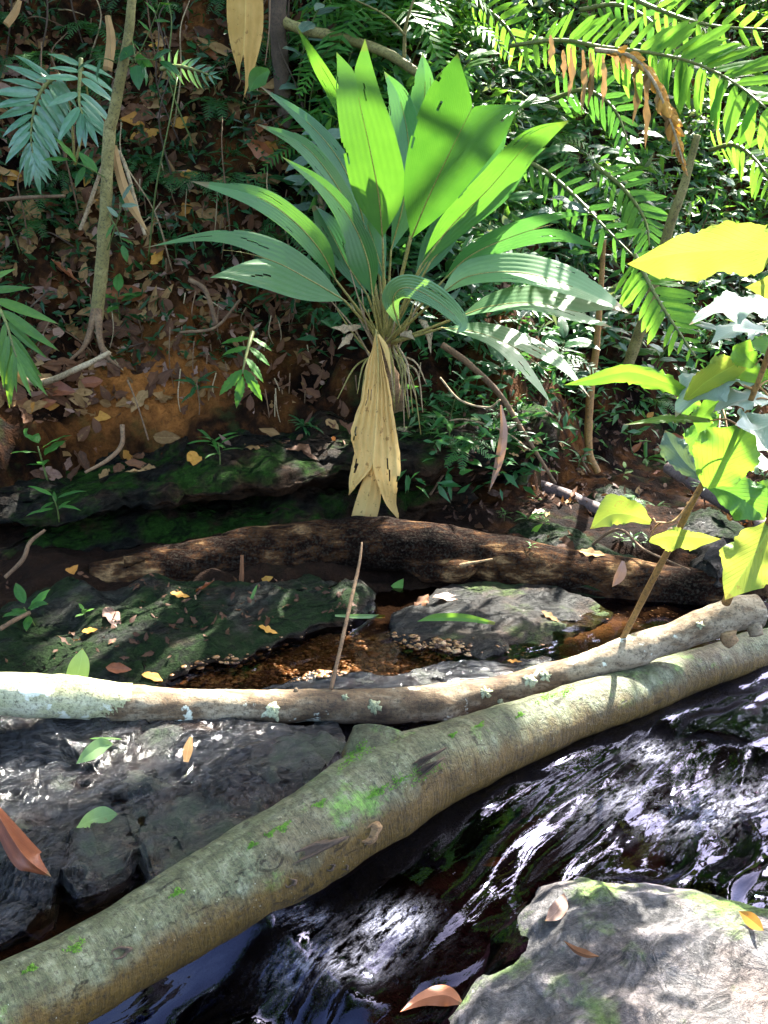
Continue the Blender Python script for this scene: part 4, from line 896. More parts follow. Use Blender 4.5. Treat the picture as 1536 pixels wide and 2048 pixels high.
V, Q, U = traced([(8, 720, 4.6), (35, 750, 4.58), (68, 785, 4.56)], [3, 10, 0], n=12, tilt=.3); part('dead_leaflet', V, Q, M['dead_tan'], q, U)
V, Q, U = tube([P(-30, 640, 4.75), P(-60, 560, 4.7)], [.008, .006], 6, 8); part('petiole', V, Q, M['petiole'], q, U)
q = empty('fern', P(330, 175, 5.9), 'small pale fern frond lying sideways on the upper left litter', 'fern')
frond(q, [(322, 138, 5.75), (350, 132, 5.7), (385, 138, 5.66), (425, 152, 5.62)], [34, 42, 38, 22], LM['blue'], 8, tilt=.2, ang=(80, 35), hang=.15)
q = empty('fern', P(500, 680, 4.95), 'fern leaf with wavy toothed leaflets beside the hanging dead leaf', 'fern')
frond(q, [(505, 665, 4.9), (498, 690, 4.8), (490, 720, 4.72), (484, 752, 4.68)], [52, 66, 70, 66], LM['tooth_dark'], 4, tilt=.1, ang=(88, 40), hang=.15, wob=.04, sw=.9)
# big ferns at upper right
q = empty('fern', P(1040, 150, 6.2), 'large arching bright fern frond across the upper right corner', 'fern')
frond(q, [(1020, 92, 6.0), (1118, 80, 5.7), (1206, 94, 5.4), (1304, 106, 5.1), (1388, 126, 4.8), (1473, 168, 4.5), (1560, 240, 4.2)], [58, 70, 82, 96, 104, 100, 80], LM['pinna'], 33, tilt=-.15, ang=(72, 58), hang=.32, wob=.13, sw=1.2)
q = empty('fern', P(1000, 300, 6.4), 'slender fern frond sloping down right behind the palm leaves', 'fern')
frond(q, [(1030, 310, 6.1), (1090, 342, 5.9), (1150, 392, 5.7), (1210, 455, 5.5), (1285, 530, 5.3)], [46, 60, 62, 58, 36], LM['pinna_dark'], 14, tilt=.3, ang=(70, 55), hang=.15, wob=.12)
q = empty('fern', P(1262, 500, 5.4), 'bright green fern frond hanging tip down below the yellow leaf', 'fern')
frond(q, [(1270, 510, 4.6), (1290, 550, 4.5), (1320, 605, 4.42), (1352, 655, 4.36), (1402, 728, 4.3)], [80, 84, 74, 54, 18], LM['pinna'], 15, tilt=.1, ang=(78, 50), hang=.25, wob=.05)
for k, (ct, lab) in enumerate([
    ([(1230, -20, 5.8), (1320, 20, 5.5), (1420, 50, 5.2), (1560, 60, 4.9)], 'blurred light fern frond at the very top right corner'),
    ([(1160, 20, 6.4), (1240, 10, 6.2), (1320, 60, 6.0), (1370, 150, 5.9)], 'fern frond arching near the top above the dead brown frond'),
    ([(1420, 300, 5.6), (1470, 290, 5.4), (1520, 330, 5.2), (1560, 400, 5.0)], 'fern frond drooping at the right edge below the big one'),
    ([(880, 20, 7.0), (950, 10, 6.8), (1010, 50, 6.6), (1050, 120, 6.5)], 'fern frond at the top right of the palm'),
    ([(1100, 200, 6.6), (1170, 180, 6.4), (1230, 220, 6.2), (1260, 300, 6.1)], 'fern frond bending down behind the dead brown frond'),
    ([(1190, 330, 6.0), (1250, 380, 5.8), (1290, 440, 5.7), (1300, 500, 5.6)], 'dark fern frond behind the yellow leaf')]):
    q = empty('fern', P(ct[0][0], ct[0][1] + 30, ct[0][2] + .3), lab, 'fern')
    frond(q, ct, [44, 62, 60, 30], LM['pinna' if k in (0, 2, 3) else 'pinna_dark'], 13, tilt=.2, ang=(75, 50), hang=.3)
# dead fern frond, brown and shrivelled
LM['shrivel'] = leaf_mesh('shrivelled_leaflet', 'dead_tan', .13, 'lance', .5, -.5, .5, curl=-.4, seed=3)
LM['shrivel2'] = leaf_mesh('shrivelled_leaflet_red', 'dead_orange', .15, 'lance', .6, -.6, .5, curl=.3, seed=4)
q = empty('dead_fern_frond', P(1200, 150, 5.2), 'dead brown shrivelled fern frond hanging in the upper right', 'fern')
frond(q, [(1190, 100, 4.9), (1260, 112, 4.8), (1305, 160, 4.72), (1335, 225, 4.66), (1355, 285, 4.62), (1370, 340, 4.6)], [30, 42, 52, 48, 34, 16], LM['shrivel'], 30, tilt=.3, ang=(60, 30), hang=.7, wob=.4, upm=LM['shrivel2'], mat='dead_strip', sw=1.4)
# hanging strips of the dead frond tips
for px, py, L_ in [(1100, 70, 60), (1140, 95, 110), (1180, 105, 115), (1205, 110, 110), (1270, 150, 100), (1290, 170, 130), (1125, 100, 60), (1165, 100, 130)]:
    V, Q, U = traced([(px, py, 5.3), (px + 2, py + L_ * .5, 5.28), (px - 3 + random.uniform(-5, 5), py + L_, 5.27)], [2, 6, 0], n=14, tilt=.5, fold=-.5, wave=.6, seed=px); part('dead_leaflet', V, Q, M['dead_tan'], q, U)

# ------------------------------------------------------------------ small trees and stems
def stem_thing(name, ctrl, rpx, mat, label, cat='sapling', ns=12, amp=.08, pname='trunk', group=None):
    pts = np.array([P(*k) for k in ctrl]); rad = [r * mpp(p) for r, p in zip(rpx, pts)]
    o = empty(name, pts[0], label, cat, group)
    V, Q, U = tube(pts, rad, ns, 14 * len(pts), log_disp(amp, int(ctrl[0][0]) % 97, 12)); part(pname, V, Q, M[mat], o, U)
    return o
sap = stem_thing('sapling', [(192, 640, 4.95), (203, 540, 4.93), (212, 400, 4.9), (216, 300, 4.88), (220, 245, 4.87)], [13, 13, 12, 12, 12], 'sap_bark', 'thin yellow brown sapling stem with a kink at upper left', ns=16)
V, Q, U = tube([P(219, 256, 4.87), P(228, 225, 4.86), P(244, 140, 4.84), (P(258, 60, 4.82)), P(266, -30, 4.8)], [12 * mpp(P(219, 256, 4.87)), .027, .025, .022, .02], 16, 50, log_disp(.08, 9, 12)); part('upper_stem', V, Q, M['sap_bark'], sap, U)
for pts_ in ([(196, 620, 4.93), (200, 680, 4.86), (215, 715, 4.82), (240, 735, 4.8)], [(192, 620, 4.93), (170, 690, 4.85), (140, 720, 4.8)]):
    V, Q, U = tube([P(*k) for k in pts_], [.022, .014, .005], 8, 20, log_disp(.2, 3, 16)); part('root', V, Q, M['root'], sap, U)
def twig_leaf(root, pts_, me, size, n, mat='green_stem', side=.9, r=.003, sw=1.0, face=None, hang=.2):
    """a twig with alternate leaves"""
    c = catmull(np.array([P(*k) for k in pts_]), 30); T = norm(np.gradient(c, axis=0))
    V, Q, U = tube(c[::3], [r * 1.4, r * .6], 5, 20); part('twig', V, Q, M[mat], root, U)
    for i in range(n):
        k = int(4 + 25 * (i + .5) / n); sg = 1 if i % 2 else -1
        Sd = norm(np.cross(T[k], norm(c[k] - CAM))) * sg
        z = np.array([0, -.6, .7]) + rng.normal(0, .35, 3) if face is None else np.array(face) + rng.normal(0, .2, 3)
        put('leaf', me, root, c[k], T[k] * .55 + Sd * side + np.array([0, 0, -hang]) + rng.normal(0, .2, 3), z, size * random.uniform(.75, 1.15), sw)
    put('leaf', me, root, c[-1], T[-1] + np.array([0, 0, -hang]), np.array([0, -.5, .8]), size, sw)
for (pts_, me_, sz, n_) in [([(262, 70, 4.85), (268, 100, 4.8), (272, 130, 4.76)], 'heart_dark', .12, 2), ([(245, 140, 4.86), (270, 120, 4.8), (300, 60, 4.75), (325, -10, 4.7)], 'lance_mid', .075, 9), ([(240, 130, 4.86), (215, 118, 4.8), (190, 118, 4.75)], 'lance_dark', .12, 2), ([(262, 120, 4.8), (290, 118, 4.76), (320, 122, 4.72)], 'oval_dark', .13, 2),
                             ([(218, 360, 4.88), (175, 335, 4.8), (140, 320, 4.75)], 'oval_mid', .13, 3), ([(215, 500, 4.9), (235, 440, 4.82), (245, 400, 4.8)], 'oval_grey', .10, 3), ([(212, 420, 4.9), (235, 460, 4.85), (245, 490, 4.82)], 'oval_mid', .09, 2)]:
    twig_leaf(sap, pts_, LM[me_], sz, n_)
t2 = stem_thing('tree', [(575, 420, 6.3), (575, 300, 6.25), (565, 180, 6.2), (556, 60, 6.15), (552, -60, 6.1)], [11, 14, 16, 18, 18], 'dark_bark', 'dark slim trunk with lichen scars behind the palm at the top', 'tree')
V, Q, U = tube([P(556, 40, 6.15), P(610, 60, 6.1), P(690, 78, 6.05), (P(770, 105, 6.0)), P(840, 150, 5.95), P(880, 178, 5.9)], [.035, .03, .028, .03, .026, .02], 12, 60, log_disp(.1, 4, 14)); part('limb', V, Q, M['sap_bark'], t2, U)
V, Q, U = tube([P(808, 115, 6.0), P(810, 60, 5.95), P(820, 20, 5.9), P(835, -20, 5.9)], [.012, .01, .008, .006], 7, 26); part('limb', V, Q, M['sap_bark'], t2, U)
V, Q, U = tube([P(810, 70, 5.95), P(770, 30, 5.9), P(700, -5, 5.85)], [.008, .006, .004], 6, 20); part('limb', V, Q, M['sap_bark'], t2, U)
stem_thing('climbing_vine', [(660, 320, 6.0), (600, 330, 5.9), (640, 400, 5.9), (650, 470, 5.95)], [5, 5, 5, 5], 'dead_strip', 'bundle of bent dry fronds behind the palm leaves at left', 'stem', 8)
s1 = stem_thing('sapling', [(1255, 735, 5.7), (1280, 660, 5.6), (1300, 600, 5.55), (1340, 450, 5.4), (1365, 380, 5.35), (1395, 270, 5.3)], [11, 11, 10, 10, 9, 7], 'sap_bark', 'thin brown sapling leaning right behind the hanging fern', ns=12)
s2 = stem_thing('sapling', [(1195, 945, 5.8), (1178, 900, 5.8), (1180, 800, 5.8), (1192, 700, 5.78), (1200, 600, 5.75), (1208, 480, 5.7)], [7, 8, 8, 7, 6, 5], 'stem_orange', 'orange brown thin stem rising from the right bank foot', ns=10)
V, Q, U = tube([P(1178, 900, 5.8), P(1165, 920, 5.75), P(1180, 945, 5.7)], [.014, .01, .005], 6, 12); part('root', V, Q, M['root'], s2, U)
st = stem_thing('upright_stick', [(662, 1378, 2.88), (680, 1300, 3.0), (700, 1210, 3.15), (718, 1130, 3.3), (724, 1085, 3.38)], [4.5, 4.2, 4, 3.4, 2], 'root', 'thin bare stick standing up from the pale branch', 'stick', 8, pname='stick_shaft')
st = stem_thing('hanging_vine', [(880, 755, 4.75), (920, 800, 4.7), (975, 815, 4.65), (1000, 800, 4.6)], [2.2, 2.2, 2, 2], 'dead_strip', 'thin pale bent twig right of the hanging dead leaf', 'twig', 6, pname='twig_shaft')
st = stem_thing('fallen_branch', [(885, 690, 5.2), (940, 730, 5.1), (1000, 790, 5.0), (1050, 870, 4.95), (1110, 965, 4.9)], [7, 7, 6, 5, 3], 'root', 'brown bent branch hanging down right of the palm', 'branch', 8, pname='branch_shaft')
V, Q, U = traced([(1002, 810, 4.75), (1006, 860, 4.72), (998, 920, 4.72), (978, 985, 4.72)], [2, 9, 9, 0], [2, 6, 8, 0], n=16, fold=-.7)
o = mesh_thing('dead_leaf', V, Q, M['dead_pink'], 'pale curled dead leaf hanging from the twig right of the palm', 'leaf', uv=U)
for k, (pts_, rp, lab) in enumerate([
    ([(1060, 900, 4.9), (1000, 860, 4.9), (905, 840, 4.9), (820, 900, 4.95)], 2, 'fine dry twig crossing the dark hollow right of the palm'),
    ([(960, 860, 5.0), (920, 900, 4.95), (860, 990, 4.9)], 3, 'mossy thin stem slanting in the dark hollow'),
    ([(0, 745, 4.7), (80, 765, 4.7), (160, 735, 4.65), (220, 705, 4.65)], 7, 'pale exposed root on the left red soil'),
    ([(245, 850, 4.5), (243, 890, 4.45), (215, 920, 4.4), (170, 945, 4.35)], 5, 'short crooked root end by the orange leaf'),
    ([(380, 560, 5.2), (410, 580, 5.1), (430, 640, 5.0), (425, 650, 5.0)], 5, 'curved bare root on the red bank at centre left'),
    ([(360, 665, 4.95), (430, 655, 4.9), (480, 600, 4.9)], 3, 'thin straight root crossing the bank at centre left'),
    ([(0, 400, 5.1), (60, 395, 5.05), (130, 392, 5.0)], 4, 'dark twig lying at the left edge under the fronds'),
    ([(255, 760, 4.75), (275, 810, 4.7), (297, 880, 4.6)], 1.8, 'thin straight rootlet over the bare red soil'),
    ([(390, 1190, 3.7), (402, 1250, 3.62), (424, 1300, 3.55)], 2, 'thin broken twig standing on the mossy rock'),
    ([(10, 1155, 3.9), (45, 1120, 3.95), (60, 1085, 4.0), (90, 1060, 4.05)], 5, 'woody root by the left edge under the leafy plant'),
    ([(0, 1258, 3.35), (30, 1240, 3.4), (60, 1225, 3.45)], 5, 'stub of grey branch at the left edge of the mossy rock'),
    ([(70, 1180, 3.95), (120, 1170, 3.95), (170, 1185, 3.95), (230, 1195, 3.9)], 1.6, 'fine pale twig lying across the mossy rock'),
    ([(160, 460, 5.2), (230, 300, 5.2), (290, 470, 5.1)], 4, 'bent dead stalk behind the kinked sapling'),
    ([(1140, 1130, 4.5), (1230, 1060, 4.3), (1290, 1100, 4.1), (1380, 1140, 3.9)], 3, 'bare twig arching over the right end of the dark log')]):
    stem_thing('root' if 'root' in lab else 'twig', pts_, [rp, rp, rp * .8, rp * .6][:len(pts_)] if len(pts_) < 5 else rp, 'dead_strip' if 'pale' in lab or 'dead' in lab or 'dry' in lab else 'root', lab, 'root' if 'root' in lab else 'twig', 8, .15, pname='shaft')

# dead leaf blades hanging at the top and among the stems
V, Q, U = traced([(492, -30, 4.6), (490, 50, 4.58), (486, 120, 4.57), (478, 200, 4.56)], [34, 36, 26, 8], [38, 36, 24, 0], n=26, notch=.62, ul=1.0, ur=.86, plic=.004, na=11, fold=-.25)
o = mesh_thing('dead_leaf', V, Q, M['palm_dead'], 'large straw coloured dead palm leaf hanging at the top', 'leaf', uv=U)
q = empty('vine', P(545, 60, 4.9), 'single round green leaf hanging right of the top dead leaf', 'vine')
V, Q, U = tube([P(540, -20, 4.6), P(538, 60, 4.55), P(530, 130, 4.52)], [.003, .003, .002], 5, 12); part('twig', V, Q, M['root'], q, U)
V, Q, U = traced([(538, 140, 4.5), (515, 155, 4.48), (497, 185, 4.46)], [4, 20, 0], [4, 18, 0], n=14); part('leaf', V, Q, M['mid_leaf'], q, U)
for k, (ct, w, lab) in enumerate([([(228, 290, 4.95), (240, 350, 4.92), (262, 410, 4.9), (300, 470, 4.88)], 9, 'white dead leaf sheath slanting beside the kinked sapling'),
                                  ([(215, 30, 5.4), (222, 80, 5.38), (215, 140, 5.35)], 9, 'dead grey stalk standing behind the sapling near the top'),
                                  ([(40, 0, 5.3), (30, 25, 5.28), (12, 50, 5.25)], 7, 'dry curled leaf at the top left corner'),
                                  ([(484, 1110, 3.95), (482, 1170, 3.92), (470, 1255, 3.9)], 5, 'dry brown leaf strip hanging under the arched log')]):
    V, Q, U = traced(ct, [w * .6, w, w, 0][:len(ct)], n=18, fold=-.5, wave=.15, plic=.002)
    mesh_thing('dead_leaf', V, Q, M['dead_tan' if k != 3 else 'dead_brown'], lab, 'leaf', uv=U)

# ------------------------------------------------------------------ the sapling with big sunlit leaves at right, nearest the viewer
fg = empty('leafy_sapling', P(1250, 1275, 3.05), 'sunlit sapling with big ragged yellow green leaves on orange stems at right', 'sapling')
FGS = []
for pts_, r in [([(1245, 1278, 3.03), (1300, 1170, 2.9), (1350, 1075, 2.75), (1395, 985, 2.62), (1450, 905, 2.5), (1510, 780, 2.35), (1560, 640, 2.2)], .0115),
                ([(1452, 1205, 3.05), (1490, 1120, 2.9), (1540, 1040, 2.75), (1600, 900, 2.6)], .016), ([(1395, 985, 2.62), (1350, 1040, 2.6), (1310, 1045, 2.58)], .004), ([(1510, 780, 2.35), (1440, 760, 2.4), (1380, 785, 2.45)], .004), ([(1560, 640, 2.2), (1545, 560, 2.15), (1540, 500, 2.1)], .005), ([(1600, 900, 2.6), (1700, 850, 2.55), (1760, 880, 2.5)], .008), ([(1570, 980, 2.7), (1600, 1100, 2.7)], .006), ([(1450, 905, 2.5), (1480, 870, 2.45), (1500, 850, 2.42)], .004)]:
    FGS.append(catmull(np.array([P(*k) for k in pts_]), 40)); V, Q, U = tube([P(*k) for k in pts_], [r, r * .9, r * .7, r * .6], 10, 40, log_disp(.08, 7, 20)); part('stem', V, Q, M['stem_orange'], fg, U)
FGS = np.vstack(FGS)
FGL = [
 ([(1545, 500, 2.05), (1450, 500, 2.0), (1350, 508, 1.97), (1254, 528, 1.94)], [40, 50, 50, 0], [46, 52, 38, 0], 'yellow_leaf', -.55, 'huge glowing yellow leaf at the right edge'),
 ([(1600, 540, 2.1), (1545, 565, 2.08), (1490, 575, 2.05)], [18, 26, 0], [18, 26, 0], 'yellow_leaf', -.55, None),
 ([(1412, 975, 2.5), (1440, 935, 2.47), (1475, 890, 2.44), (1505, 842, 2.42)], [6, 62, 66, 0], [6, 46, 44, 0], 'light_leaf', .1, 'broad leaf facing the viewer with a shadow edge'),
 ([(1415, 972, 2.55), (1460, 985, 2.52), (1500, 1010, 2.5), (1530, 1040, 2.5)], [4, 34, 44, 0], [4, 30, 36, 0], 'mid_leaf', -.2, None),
 ([(1560, 835, 2.25), (1515, 860, 2.23), (1470, 850, 2.22)], [24, 34, 0], [26, 30, 0], 'glare_leaf', 1.1, None),
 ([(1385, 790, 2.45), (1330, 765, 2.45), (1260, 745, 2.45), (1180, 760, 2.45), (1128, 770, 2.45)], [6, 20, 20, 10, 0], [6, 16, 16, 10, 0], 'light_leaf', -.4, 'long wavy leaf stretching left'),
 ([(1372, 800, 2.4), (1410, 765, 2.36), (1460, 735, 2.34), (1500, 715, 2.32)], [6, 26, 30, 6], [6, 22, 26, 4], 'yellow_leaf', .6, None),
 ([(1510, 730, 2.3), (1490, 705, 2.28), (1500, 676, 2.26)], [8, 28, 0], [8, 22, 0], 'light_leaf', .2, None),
 ([(1510, 760, 2.46), (1455, 755, 2.42), (1400, 785, 2.40), (1350, 835, 2.38)], [10, 28, 34, 0], [10, 26, 30, 0], 'glare_leaf', 1.05, 'leaf whitened by direct sun'),
 ([(1560, 620, 2.3), (1500, 610, 2.3), (1440, 615, 2.3), (1378, 650, 2.3)], [10, 26, 28, 0], [8, 18, 16, 0], 'glare_leaf', 1.1, None),
 ([(1420, 842, 2.42), (1360, 838, 2.42), (1310, 840, 2.42), (1246, 850, 2.42)], [4, 8, 7, 0], [4, 8, 6, 0], 'yellow_leaf', .6, None),
 ([(1420, 965, 2.6), (1375, 930, 2.62), (1345, 890, 2.64), (1330, 860, 2.66)], [4, 22, 26, 0], [4, 18, 20, 0], 'grey_leaf', .3, None),
 ([(1302, 1045, 2.6), (1260, 1030, 2.58), (1220, 1030, 2.56), (1180, 1058, 2.55)], [4, 16, 22, 0], [4, 28, 34, 0], 'yellow_leaf', -.5, 'ragged leaf lit from behind above the arched log'),
 ([(1298, 1080, 2.62), (1340, 1072, 2.62), (1390, 1075, 2.62), (1442, 1078, 2.62)], [4, 14, 12, 0], [4, 28, 20, 0], 'yellow_leaf', .5, None),
 ([(1545, 1045, 2.75), (1520, 1090, 2.74), (1490, 1140, 2.73), (1450, 1200, 2.72)], [10, 40, 50, 0], [10, 44, 50, 0], 'yellow_leaf', .15, 'large leaf at the right edge above the cut branch'),
 ([(1540, 930, 2.6), (1500, 925, 2.6), (1460, 945, 2.6)], [8, 22, 0], [8, 18, 0], 'glare_leaf', 1.0, None),
 ([(1400, 760, 2.6), (1380, 800, 2.6), (1368, 840, 2.6)], [4, 20, 0], [4, 20, 0], 'mid_leaf', .3, None),
 ([(1440, 830, 2.7), (1400, 870, 2.7), (1370, 930, 2.7)], [4, 26, 0], [4, 26, 0], 'mid_leaf', .3, None),
 ([(1560, 700, 2.4), (1530, 690, 2.4), (1490, 690, 2.4)], [8, 18, 0], [8, 18, 0], 'light_leaf', .4, None),
 ([(1530, 660, 2.5), (1470, 660, 2.48), (1420, 690, 2.46)], [6, 20, 0], [6, 18, 0], 'glare_leaf', 1.0, None),
 ([(1545, 760, 2.42), (1500, 745, 2.40), (1440, 720, 2.38)], [6, 24, 0], [6, 22, 0], 'light_leaf', -.3, None),
 ([(1540, 800, 2.4), (1480, 800, 2.38), (1425, 825, 2.36)], [6, 22, 0], [6, 20, 0], 'glare_leaf', 1.0, None),
 ([(1560, 900, 2.55), (1520, 890, 2.52), (1490, 920, 2.5)], [6, 26, 0], [6, 24, 0], 'glare_leaf', .9, None),
 ([(1440, 800, 2.6), (1410, 830, 2.6), (1400, 880, 2.6)], [6, 22, 0], [6, 22, 0], 'light_leaf', .3, None),
 ([(1545, 960, 2.62), (1520, 985, 2.6), (1480, 990, 2.6)], [6, 22, 0], [6, 20, 0], 'light_leaf', -.4, None),
 ([(1590, 960, 2.55), (1600, 1040, 2.5), (1570, 1110, 2.45)], [8, 52, 0], [8, 46, 0], 'light_leaf', .5, None),
 ([(1620, 900, 2.6), (1690, 960, 2.5), (1730, 1050, 2.45)], [8, 56, 0], [8, 50, 0], 'light_leaf', .6, None),
 ([(1640, 860, 2.6), (1760, 880, 2.5), (1850, 960, 2.45)], [8, 60, 0], [8, 54, 0], 'light_leaf', .6, None),
 ([(1600, 1100, 2.7), (1660, 1130, 2.6), (1740, 1200, 2.55)], [8, 46, 0], [8, 46, 0], 'light_leaf', .6, None),
]
for ct, wl, wr, mt, ti, lab in FGL:
    V, Q, U = traced(ct, wl, wr, n=40, tilt=ti, na=8, rag=.10, fold=.28, wave=.22, droop=.25, seed=ct[0][0] % 7)
    # ragged, toothed margin
    V = V + 0.0022 * rng.normal(size=V.shape) * (np.abs(U[:, 0:1] - .5) > .40)
    lf = part('leaf', V, Q, M[mt], fg, U, lab)
    b0 = P(*ct[0]); q0 = FGS[np.argmin(np.linalg.norm(FGS - b0, axis=1))]
    if .004 < np.linalg.norm(q0 - b0) < .3:
        V, Q, U = tube([q0, (q0 + b0) / 2 + [0, 0, .012], b0], [.0032, .0026, .002], 5, 10); part('leaf_stalk', V, Q, M['stem_orange'], lf, U)

# ------------------------------------------------------------------ understory: a few kinds of small plants, copied over the bank
def plant_proto(name, me, n, L, stem=0.10, spread=1.0, up=.6, kind='rosette', stemmat='green_stem'):
    r = bpy.data.objects.new(name, None); C.objects.link(r)
    if kind == 'rosette':
        V, Q, U = tube([np.zeros(3), np.array([.005, 0, stem * .5]), np.array([0, .01, stem])], [.005, .004, .003], 5, 6); link('stem', make_mesh('stem', V, Q, U), M[stemmat], r)
        for i in range(n):
            a = i * 2.4 + random.uniform(-.3, .3); h = stem * (.45 + .55 * i / max(1, n - 1)); u = up * (.4 + .9 * i / n)
            d = np.array([math.cos(a) * spread, math.sin(a) * spread, u]); s = L * random.uniform(.75, 1.15)
            b0 = np.array([0, 0, h]); e = b0 + norm(d) * s * .22
            o = bpy.data.objects.new('leaf', me); C.objects.link(o); o.parent = r; o.matrix_basis = mat4(basis(d, np.array([0, 0, 1.0]) - d * .2), b0 + norm(d) * s * .1, s)
    elif kind == 'fern':
        for i in range(n):
            a = i * 6.283 / n + random.uniform(-.4, .4); out = np.array([math.cos(a), math.sin(a), 0]); B = Bag()
            c = catmull(np.array([np.zeros(3), out * L * .3 + [0, 0, L * up * .6], out * L * .75 + [0, 0, L * up * .55], out * L * 1.1 + [0, 0, L * (up * .3 - .1)]]), 16); T = norm(np.gradient(c, axis=0))
            V, Q, U = tube(c[::3], [.0035, .001], 4, 14); B.add(V, Q, U)
            Sd = np.cross(out, [0, 0, 1.0])
            for k in range(2, 16):
                w = L * .30 * math.sin(math.pi * (k / 17) ** .7) + .01
                for sg in (1, -1):
                    d = norm(Sd * sg + T[k] * .45 + rng.normal(0, .08, 3) - [0, 0, .12]); q0 = c[k]; tt = T[k] * L * .024
                    B.add([q0 - tt, q0 + tt, q0 + d * w * .55 + tt * 1.0, q0 + d * w * .55 - tt * .9, q0 + d * w], [[0, 1, 2, 3], [3, 2, 4, 4]], [[.5, .3], [.5, .4], [.8, .4], [.8, .3], [1, .4]])
            V, Q, U = B.get(); link('frond', make_mesh('frond', V, Q, U), me, r)
    elif kind == 'tuft':
        for i in range(n):
            a = random.uniform(0, 6.283); d = np.array([math.cos(a) * spread, math.sin(a) * spread, up * random.uniform(.4, 1.3)]); s = L * random.uniform(.6, 1.2)
            o = bpy.data.objects.new('leaf', me); C.objects.link(o); o.parent = r; o.matrix_basis = mat4(basis(d, np.array([0, 0, 1.0])), rng.normal(0, .01, 3), s)
    elif kind == 'spray':
        c = catmull(np.array([np.zeros(3), [.02, -.02, stem * .4], [.08, -.05, stem * .8], [.16, -.10, stem]]), 20); T = norm(np.gradient(c, axis=0))
        V, Q, U = tube(c[::3], [.005, .002], 5, 16); link('stem', make_mesh('stem', V, Q, U), M[stemmat], r)
        for i in range(n):
            k = int(3 + 16 * (i + .5) / n); sg = 1 if i % 2 else -1; d = np.array([sg * .8, -.4, .1]) + T[k] * .3 + rng.normal(0, .2, 3)
            o = bpy.data.objects.new('leaf', me); C.objects.link(o); o.parent = r; o.matrix_basis = mat4(basis(d, np.array([0, -.4, 1.0])), c[k], L * random.uniform(.7, 1.15))
    return r
PROTO = {
 'broad': plant_proto('seedling', LM['oval_dark'], 7, .15, .14), 'broadm': plant_proto('seedling', LM['oval_mid'], 6, .14, .15), 'broadl': plant_proto('seedling', LM['oval_light'], 5, .12, .14),
 'grey': plant_proto('seedling', LM['oval_grey'], 6, .15, .15), 'lance': plant_proto('seedling', LM['lance_dark'], 8, .15, .16, up=.5), 'lancem': plant_proto('seedling', LM['lance_mid'], 7, .14, .16, up=.5),
 'heart': plant_proto('seedling', LM['heart_dark'], 5, .13, .16), 'heartg': plant_proto('seedling', LM['heart_grey'], 5, .12, .18),
 'fern': plant_proto('fern', M['fern_leaf'], 6, .30, kind='fern', up=.9), 'fernd': plant_proto('fern', M['fern_dark'], 7, .26, kind='fern', up=.8),
 'tuft': plant_proto('grass_tuft', LM['strap_mid'], 12, .30, kind='tuft', up=1.0), 'tuftd': plant_proto('grass_tuft', LM['strap_dark'], 12, .26, kind='tuft', up=.9), 'tuftl': plant_proto('grass_tuft', LM['strap_light'], 10, .30, kind='tuft', up=1.1),
 'spray': plant_proto('shrub', LM['lance_mid'], 11, .13, .45, kind='spray'), 'sprayd': plant_proto('shrub', LM['oval_dark'], 10, .13, .42, kind='spray'), 'sprayl': plant_proto('shrub', LM['oval_light'], 9, .12, .45, kind='spray'), 'sprayg': plant_proto('shrub', LM['oval_grey'], 9, .13, .42, kind='spray')}
CATN = {'seedling': 'seedling', 'fern': 'fern', 'grass_tuft': 'grass tuft', 'shrub': 'shrub'}
COLN = {'broad': 'dark broad leaved', 'broadm': 'green broad leaved', 'broadl': 'light green broad leaved', 'grey': 'grey green broad leaved', 'lance': 'dark narrow leaved', 'lancem': 'green narrow leaved', 'heart': 'dark heart leaved', 'heartg': 'grey green heart leaved', 'fern': 'bright green', 'fernd': 'dark green', 'tuft': 'green', 'tuftd': 'dark', 'tuftl': 'light green', 'spray': 'green narrow leaved', 'sprayd': 'dark broad leaved', 'sprayl': 'light green', 'sprayg': 'grey green'}
used_proto = {}
def grow(kind, px, py, s, label=None, zone='', group=None, off=0.0):
    p, n = hit(px, py)
    if p is None: return
    pr = PROTO[kind]; nm = pr.name.split('.')[0]
    rot = (random.uniform(-.2, .2) + .35 * float(-n[1] < 0) , random.uniform(-.25, .25), random.uniform(0, 6.283))
    rot = (0.45 * max(0, -n[1]) * 1.0 + random.uniform(-.15, .15), random.uniform(-.2, .2), 0.0)
    q = (Matrix.Rotation(rot[0], 3, 'X') @ Matrix.Rotation(rot[1], 3, 'Y') @ Matrix.Rotation(random.uniform(-.8, .8) if 'spray' in kind else random.uniform(0, 6.283), 3, 'Z')).to_euler()
    lab = label or '%s%s %s %s' % ('small ' if s < .7 else ('big ' if s > 1.25 else ''), COLN[kind], CATN[nm], where(px, py))
    grp = None if label else (group or ('%s %ss %s' % (COLN[kind], CATN[nm], zone)))
    loc = p - np.array([0, 0, .01]) + n * off
    if kind not in used_proto:
        used_proto[kind] = 1; o = pr; o.location = loc.tolist(); o.rotation_euler = q; o.scale = (s,) * 3
        o['label'] = lab; o['category'] = CATN[nm]
        if grp: o['group'] = grp
        return o
    o = dup(pr, loc, q, s, lab, grp); o['category'] = CATN[nm]
    if not grp and 'group' in o: del o['group']
    return o
